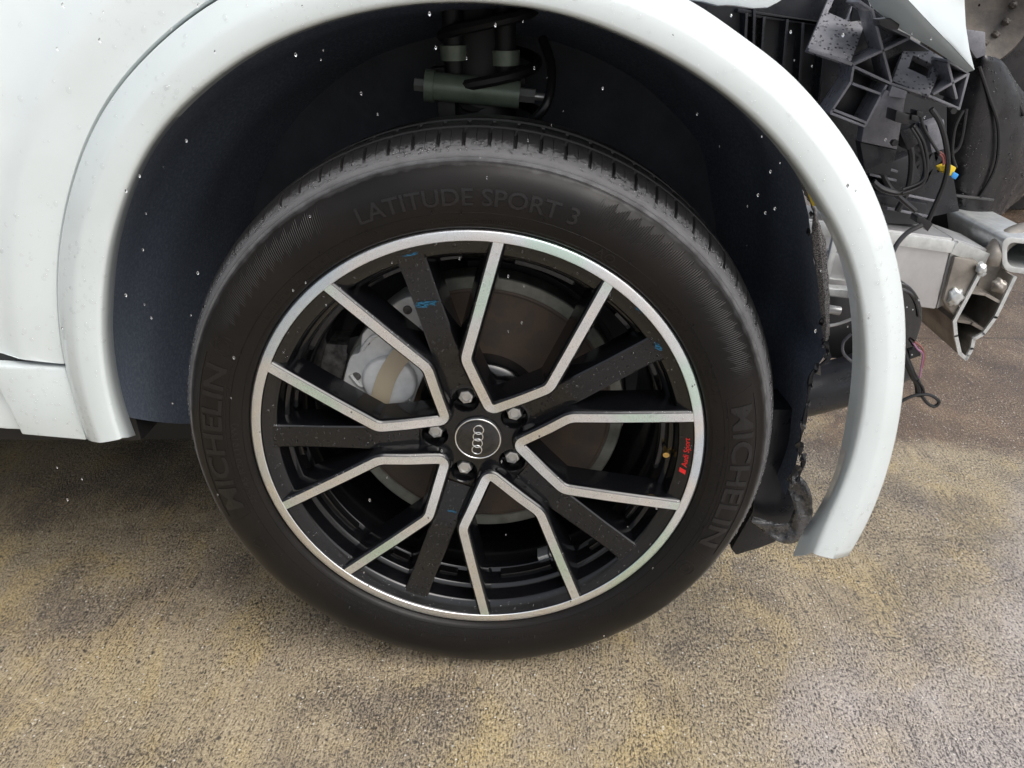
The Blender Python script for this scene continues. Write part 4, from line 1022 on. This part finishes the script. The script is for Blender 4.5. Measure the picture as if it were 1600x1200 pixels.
# black horn cover beside the arch with its wires
horn_px = [(1380, 440), (1400, 440), (1420, 446), (1434, 462), (1441, 484), (1440, 505), (1433, 530), (1422, 556), (1408, 580), (1380, 580)]
pts = smooth_path([W(x, y, 0.07) for x, y in horn_px], 4, closed=True)
v, f = prism(pts, Vector((0, 0.05, 0))); horn = obj('horn_cover', v, f, M['cap_black'], car, bevel=0.007, seg=3)
obj('cover_ridge', *tube(smooth_path([W(x, y, 0.069) for x, y in ((1408, 452), (1422, 458), (1432, 474), (1436, 494))], 6), 0.0022, 8), M['cap_black'], horn)
lw = wire([(1410, 545), (1418, 566), (1426, 585), (1434, 600), (1436, 618)], 0.0045, 'wire', 0.07, 'hanging_cable')
px_prism([(1420, 548), (1437, 544), (1439, 556), (1422, 562)], 0.066, 0.015, 'cable_connector', M['wire'], lw, 0.0015)
wire([(1427, 536), (1434, 546), (1442, 553), (1440, 570), (1437, 590)], 0.0011, 'wire_pink', 0.064, 'wire', lw); wire([(1429, 534), (1440, 543), (1444, 556), (1441, 575)], 0.0011, 'wire_red', 0.064, 'wire', lw)
wire([(1434, 594), (1442, 606), (1445, 618)], 0.0016, 'wire', 0.066, 'wire', lw)
wire([(1392, 640), (1410, 626), (1432, 617), (1452, 617), (1467, 627), (1460, 635), (1449, 630), (1440, 618)], 0.0022, 'wire', 0.066, 'cable_loop', lw)

# duct and brackets seen between liner and arch
duct = smooth_path([W(1210, 622, 0.20), W(1262, 612, 0.20), W(1300, 602, 0.20), W(1350, 586, 0.20), W(1400, 560, 0.21)], 6)
obj('intake_duct', *tube(duct, 0.036, 28), M['plastic'], car)
al = px_prism([(1294, 392), (1330, 402), (1332, 440), (1292, 436)], 0.16, 0.02, 'mount_plate', M['alu'], car, 0.0015)
obj('mount_edge', *bar(W(1288, 452, 0.15), W(1332, 456, 0.15), 0.009, 0.02), M['alu_cut'], al, bevel=0.001)
obj('mount_strut', *bar(W(1305, 372, 0.14), W(1290, 434, 0.14), 0.008, 0.008), M['alu_cut'], al, bevel=0.001)
px_prism([(1290, 462), (1332, 466), (1336, 560), (1290, 560)], 0.24, 0.02, 'inner_plate', M['wire'], car, 0.002)
obj('mount_bolt', *tube([W(1288, 482, 0.16), W(1312, 486, 0.16)], 0.006, 12), M['alu'], al)
wire([(1288, 510), (1310, 506), (1332, 498)], 0.0022, 'alu', 0.15, 'brake_line', al)
wire([(1330, 522), (1318, 535), (1318, 552), (1332, 566)], 0.0020, 'plastic_grey', 0.14, 'brake_line', al)

# broken lower splash tray and crumpled plastic at the foot of the liner
tray = [[W(x, y, Y) for x, y in row] for row, Y in (([(1150, 840), (1180, 790), (1210, 755), (1238, 742)], 0.10), ([(1150, 852), (1190, 812), (1225, 780), (1256, 760)], 0.085), ([(1152, 858), (1186, 838), (1222, 815), (1264, 800)], 0.075), ([(1160, 855), (1178, 850), (1200, 846), (1215, 832)], 0.075))]
px_prism([(1150, 868), (1142, 858), (1176, 800), (1186, 640), (1250, 640), (1242, 742), (1256, 762), (1252, 812), (1210, 848), (1190, 856)], 0.085, 0.06, 'splash_tray', M['plastic'], car, 0.003)
rows = []
rnd = random.Random(11)
path = [(1226, 744, 12), (1240, 752, 22), (1251, 770, 26), (1255, 792, 24), (1252, 812, 28), (1243, 830, 26), (1228, 834, 26), (1210, 828, 20), (1192, 820, 14), (1174, 812, 8)]
pp = smooth_path([Vector((x, y, w_)) for x, y, w_ in path], 5)
for k, p in enumerate(pp):
    t = (pp[min(k+1, len(pp)-1)]-pp[max(k-1, 0)]); t.z = 0; t.normalize(); nn = Vector((-t.y, t.x, 0))
    row = []
    for j in range(7):
        o = (j/6-0.5)*p.z*1.2; q = p+nn*o
        row.append(W(q.x, q.y, 0.060+0.003*math.sin(j*1.1+k*0.35)+rnd.uniform(-.0022, .0022)))
    rows.append(row)
v, f = grid(rows); film = obj('crumpled_plastic', v, f, M['film'], car, sharp=180)
so = film.modifiers.new('s', 'SOLIDIFY'); so.thickness = 0.0012

rnd = random.Random(19)
for (x, y, sz) in ((1288, 540, 9), (1293, 556, 8), (1276, 578, 12), (1266, 600, 9), (1262, 632, 8), (1254, 664, 9), (1250, 700, 13), (1256, 716, 10), (1246, 736, 14), (1236, 752, 12), (1268, 335, 8), (1264, 362, 7), (1284, 505, 8)):
    n_ = 7; pts_ = []
    for q in range(n_):
        a = 2*math.pi*q/n_+rnd.uniform(-.3, .3); r_ = sz*rnd.uniform(0.35, 1.1)
        pts_.append(W(x+r_*math.cos(a)*0.8, y+r_*math.sin(a), 0.030+rnd.uniform(-0.006, 0.006)))
    c_ = sum(pts_, Vector())/n_+Vector((0, rnd.uniform(-0.006, 0.003), 0))
    v = pts_+[c_]+[p+Vector((0, 0.0015, 0)) for p in pts_]+[c_+Vector((0, 0.0015, 0))]; f = []
    for q in range(n_):
        j = (q+1) % n_; f += [(q, j, n_), (n_+1+j, n_+1+q, 2*n_+1), (q, n_+1+q, n_+1+j, j)]
    obj('torn_shard', v, f, M['film'] if rnd.random() < 0.5 else M['plastic'], car, smooth=False)

# ------------------------------------------------------------------ part of another wreck behind the front end
bw = bpy.data.objects.new('wreck_panel', None); col.objects.link(bw)
bw['label'] = 'muddy dark plastic panel of another wreck standing behind the stripped front end'; bw['category'] = 'car part'
YW = 2.6
def bwp(px_, Y, depth, name, m, parent, bevel=0.004): 
    pts_ = [W(x, y, Y) for x, y in px_]; v, f = prism(pts_, Vector((0, depth, 0))); return obj(name, v, f, m, parent, bevel=bevel)
x0 = W(1440, 100, YW).x; x1 = W(1680, 100, YW).x
v, f = prism([Vector((x0, YW, 0.0)), Vector((x1, YW, 0.0)), Vector((x1, YW, 1.10)), Vector((x0, YW, 1.10))], Vector((0, 0.06, 0))); pn = obj('panel_skin', v, f, M['shroud'], bw, bevel=0.01)
dc = W(1528, 8, YW-0.01); n = 56
prof_ = [(0.004, -0.02), (0.06, -0.02), (0.10, -0.035), (0.125, -0.075), (0.150, -0.085), (0.160, -0.10), (0.172, -0.105), (0.182, -0.09), (0.19, 0.0)]
rows = [[Vector((dc.x+r_*math.cos(2*math.pi*k/n), YW+y_, dc.z+r_*1.25*math.sin(2*math.pi*k/n))) for r_, y_ in prof_] for k in range(n)]
v, f = grid(rows, closed_u=True); dh = obj('dirty_recess', v, f, M['dirt'], bw)
for a_ in (-70, -48, -25, 0, 25):
    c = Vector((dc.x+0.112*math.cos(R(a_)), YW-0.05, dc.z+0.14*math.sin(R(a_)))); lump(c, (0.014, 0.02, 0.014), a_+100, 'mud_lump', M['dirt'], dh)
bwp([(1565, 98), (1600, 150), (1640, 160), (1640, 300), (1608, 300), (1590, 200), (1560, 130)], YW-0.10, 0.08, 'panel_flange', M['shroud'], bw)

# ------------------------------------------------------------------ water: droplets on the parts, falling drops
part_drops(arch, 2600, 0.0006, 0.0028, 21, lambda c, n: n.y < -0.3, pick=lambda p, r: r.random() < 0.25+0.75*(math.sin(p.x*23+1)*math.sin(p.z*19) > 0.1))
part_drops(fender, 1500, 0.0006, 0.0030, 22, lambda c, n: n.y < -0.2 and c.x > -0.75 and c.z < 0.98, pick=lambda p, r: r.random() < 0.2+0.8*(math.sin(p.x*17)*math.sin(p.z*15+2) > 0.2))
part_drops(sill, 260, 0.0008, 0.0028, 23, lambda c, n: n.y < -0.5)
part_drops(plA, 300, 0.0009, 0.0024, 24, lambda c, n: n.y < -0.2, m='bead'); part_drops(plB, 360, 0.0009, 0.0020, 25, lambda c, n: n.y < -0.2)
part_drops(shroud, 700, 0.0008, 0.0028, 26, lambda c, n: True, m='bead'); part_drops(rl, 120, 0.0007, 0.0020, 27, lambda c, n: n.y < -0.3)
for k, o in enumerate(forks):
    if k == 0: fd = part_drops(o, 260, 0.0007, 0.0030, 30, lambda c, n: n.y < -0.8)
    else: c = fd.copy(); col.objects.link(c); c.parent = wheel; c.location = (0, 0, ZC); c.rotation_euler = (0, k*A5+0.0, 0); c['kind'] = 'stuff'
fd.parent = wheel; fd.location = (0, 0, ZC)
fd2 = part_drops(st0, 260, 0.0005, 0.0020, 31, lambda c, n: n.y < -0.8, parent=wheel, m='bead'); fd2.location = (0, 0, ZC)
for k in range(1, 5):
    c = fd2.copy(); col.objects.link(c); c.parent = wheel; c.location = (0, 0, ZC); c.rotation_euler = (0, k*A5, 0); c['kind'] = 'stuff'
part_drops(wheel, 700, 0.0005, 0.0024, 32, lambda c, n: n.y < -0.6 and math.hypot(c.x, c.z-ZC) > 0.255)
part_drops(tyre, 2200, 0.0007, 0.0024, 33, lambda c, n: 0.012 < c.y < 0.032 and c.z > 0.12, parent=wheel, m='bead')
rnd = random.Random(77); parts = []
for _ in range(170):
    p = W(rnd.uniform(60, 1500), rnd.uniform(0, 1000), rnd.uniform(-0.35, 0.12))
    if p.z < 0.05 or math.hypot(p.x, p.z-ZC) < 0.40 and p.y > -0.06: continue
    s = rnd.uniform(0.0005, 0.0010); rows = []
    for k in range(6):
        t = k/5; rad = s*math.sin(math.pi*min(0.98, max(0.03, t)))**0.7; z = -s*1.5+3.0*s*t
        rows.append([p+Vector((rad*math.cos(2*math.pi*q/7), rad*math.sin(2*math.pi*q/7), z)) for q in range(7)])
    v, f = grid(rows, closed_v=True); f += [tuple(range(7)), tuple(range(41, 34, -1))]; parts.append((v, f))
rain = obj('rain', *join(*parts), M['bead'], None, sharp=180); rain['kind'] = 'stuff'
rain['label'] = 'falling raindrops in front of the wheel arch'; rain['category'] = 'rain'
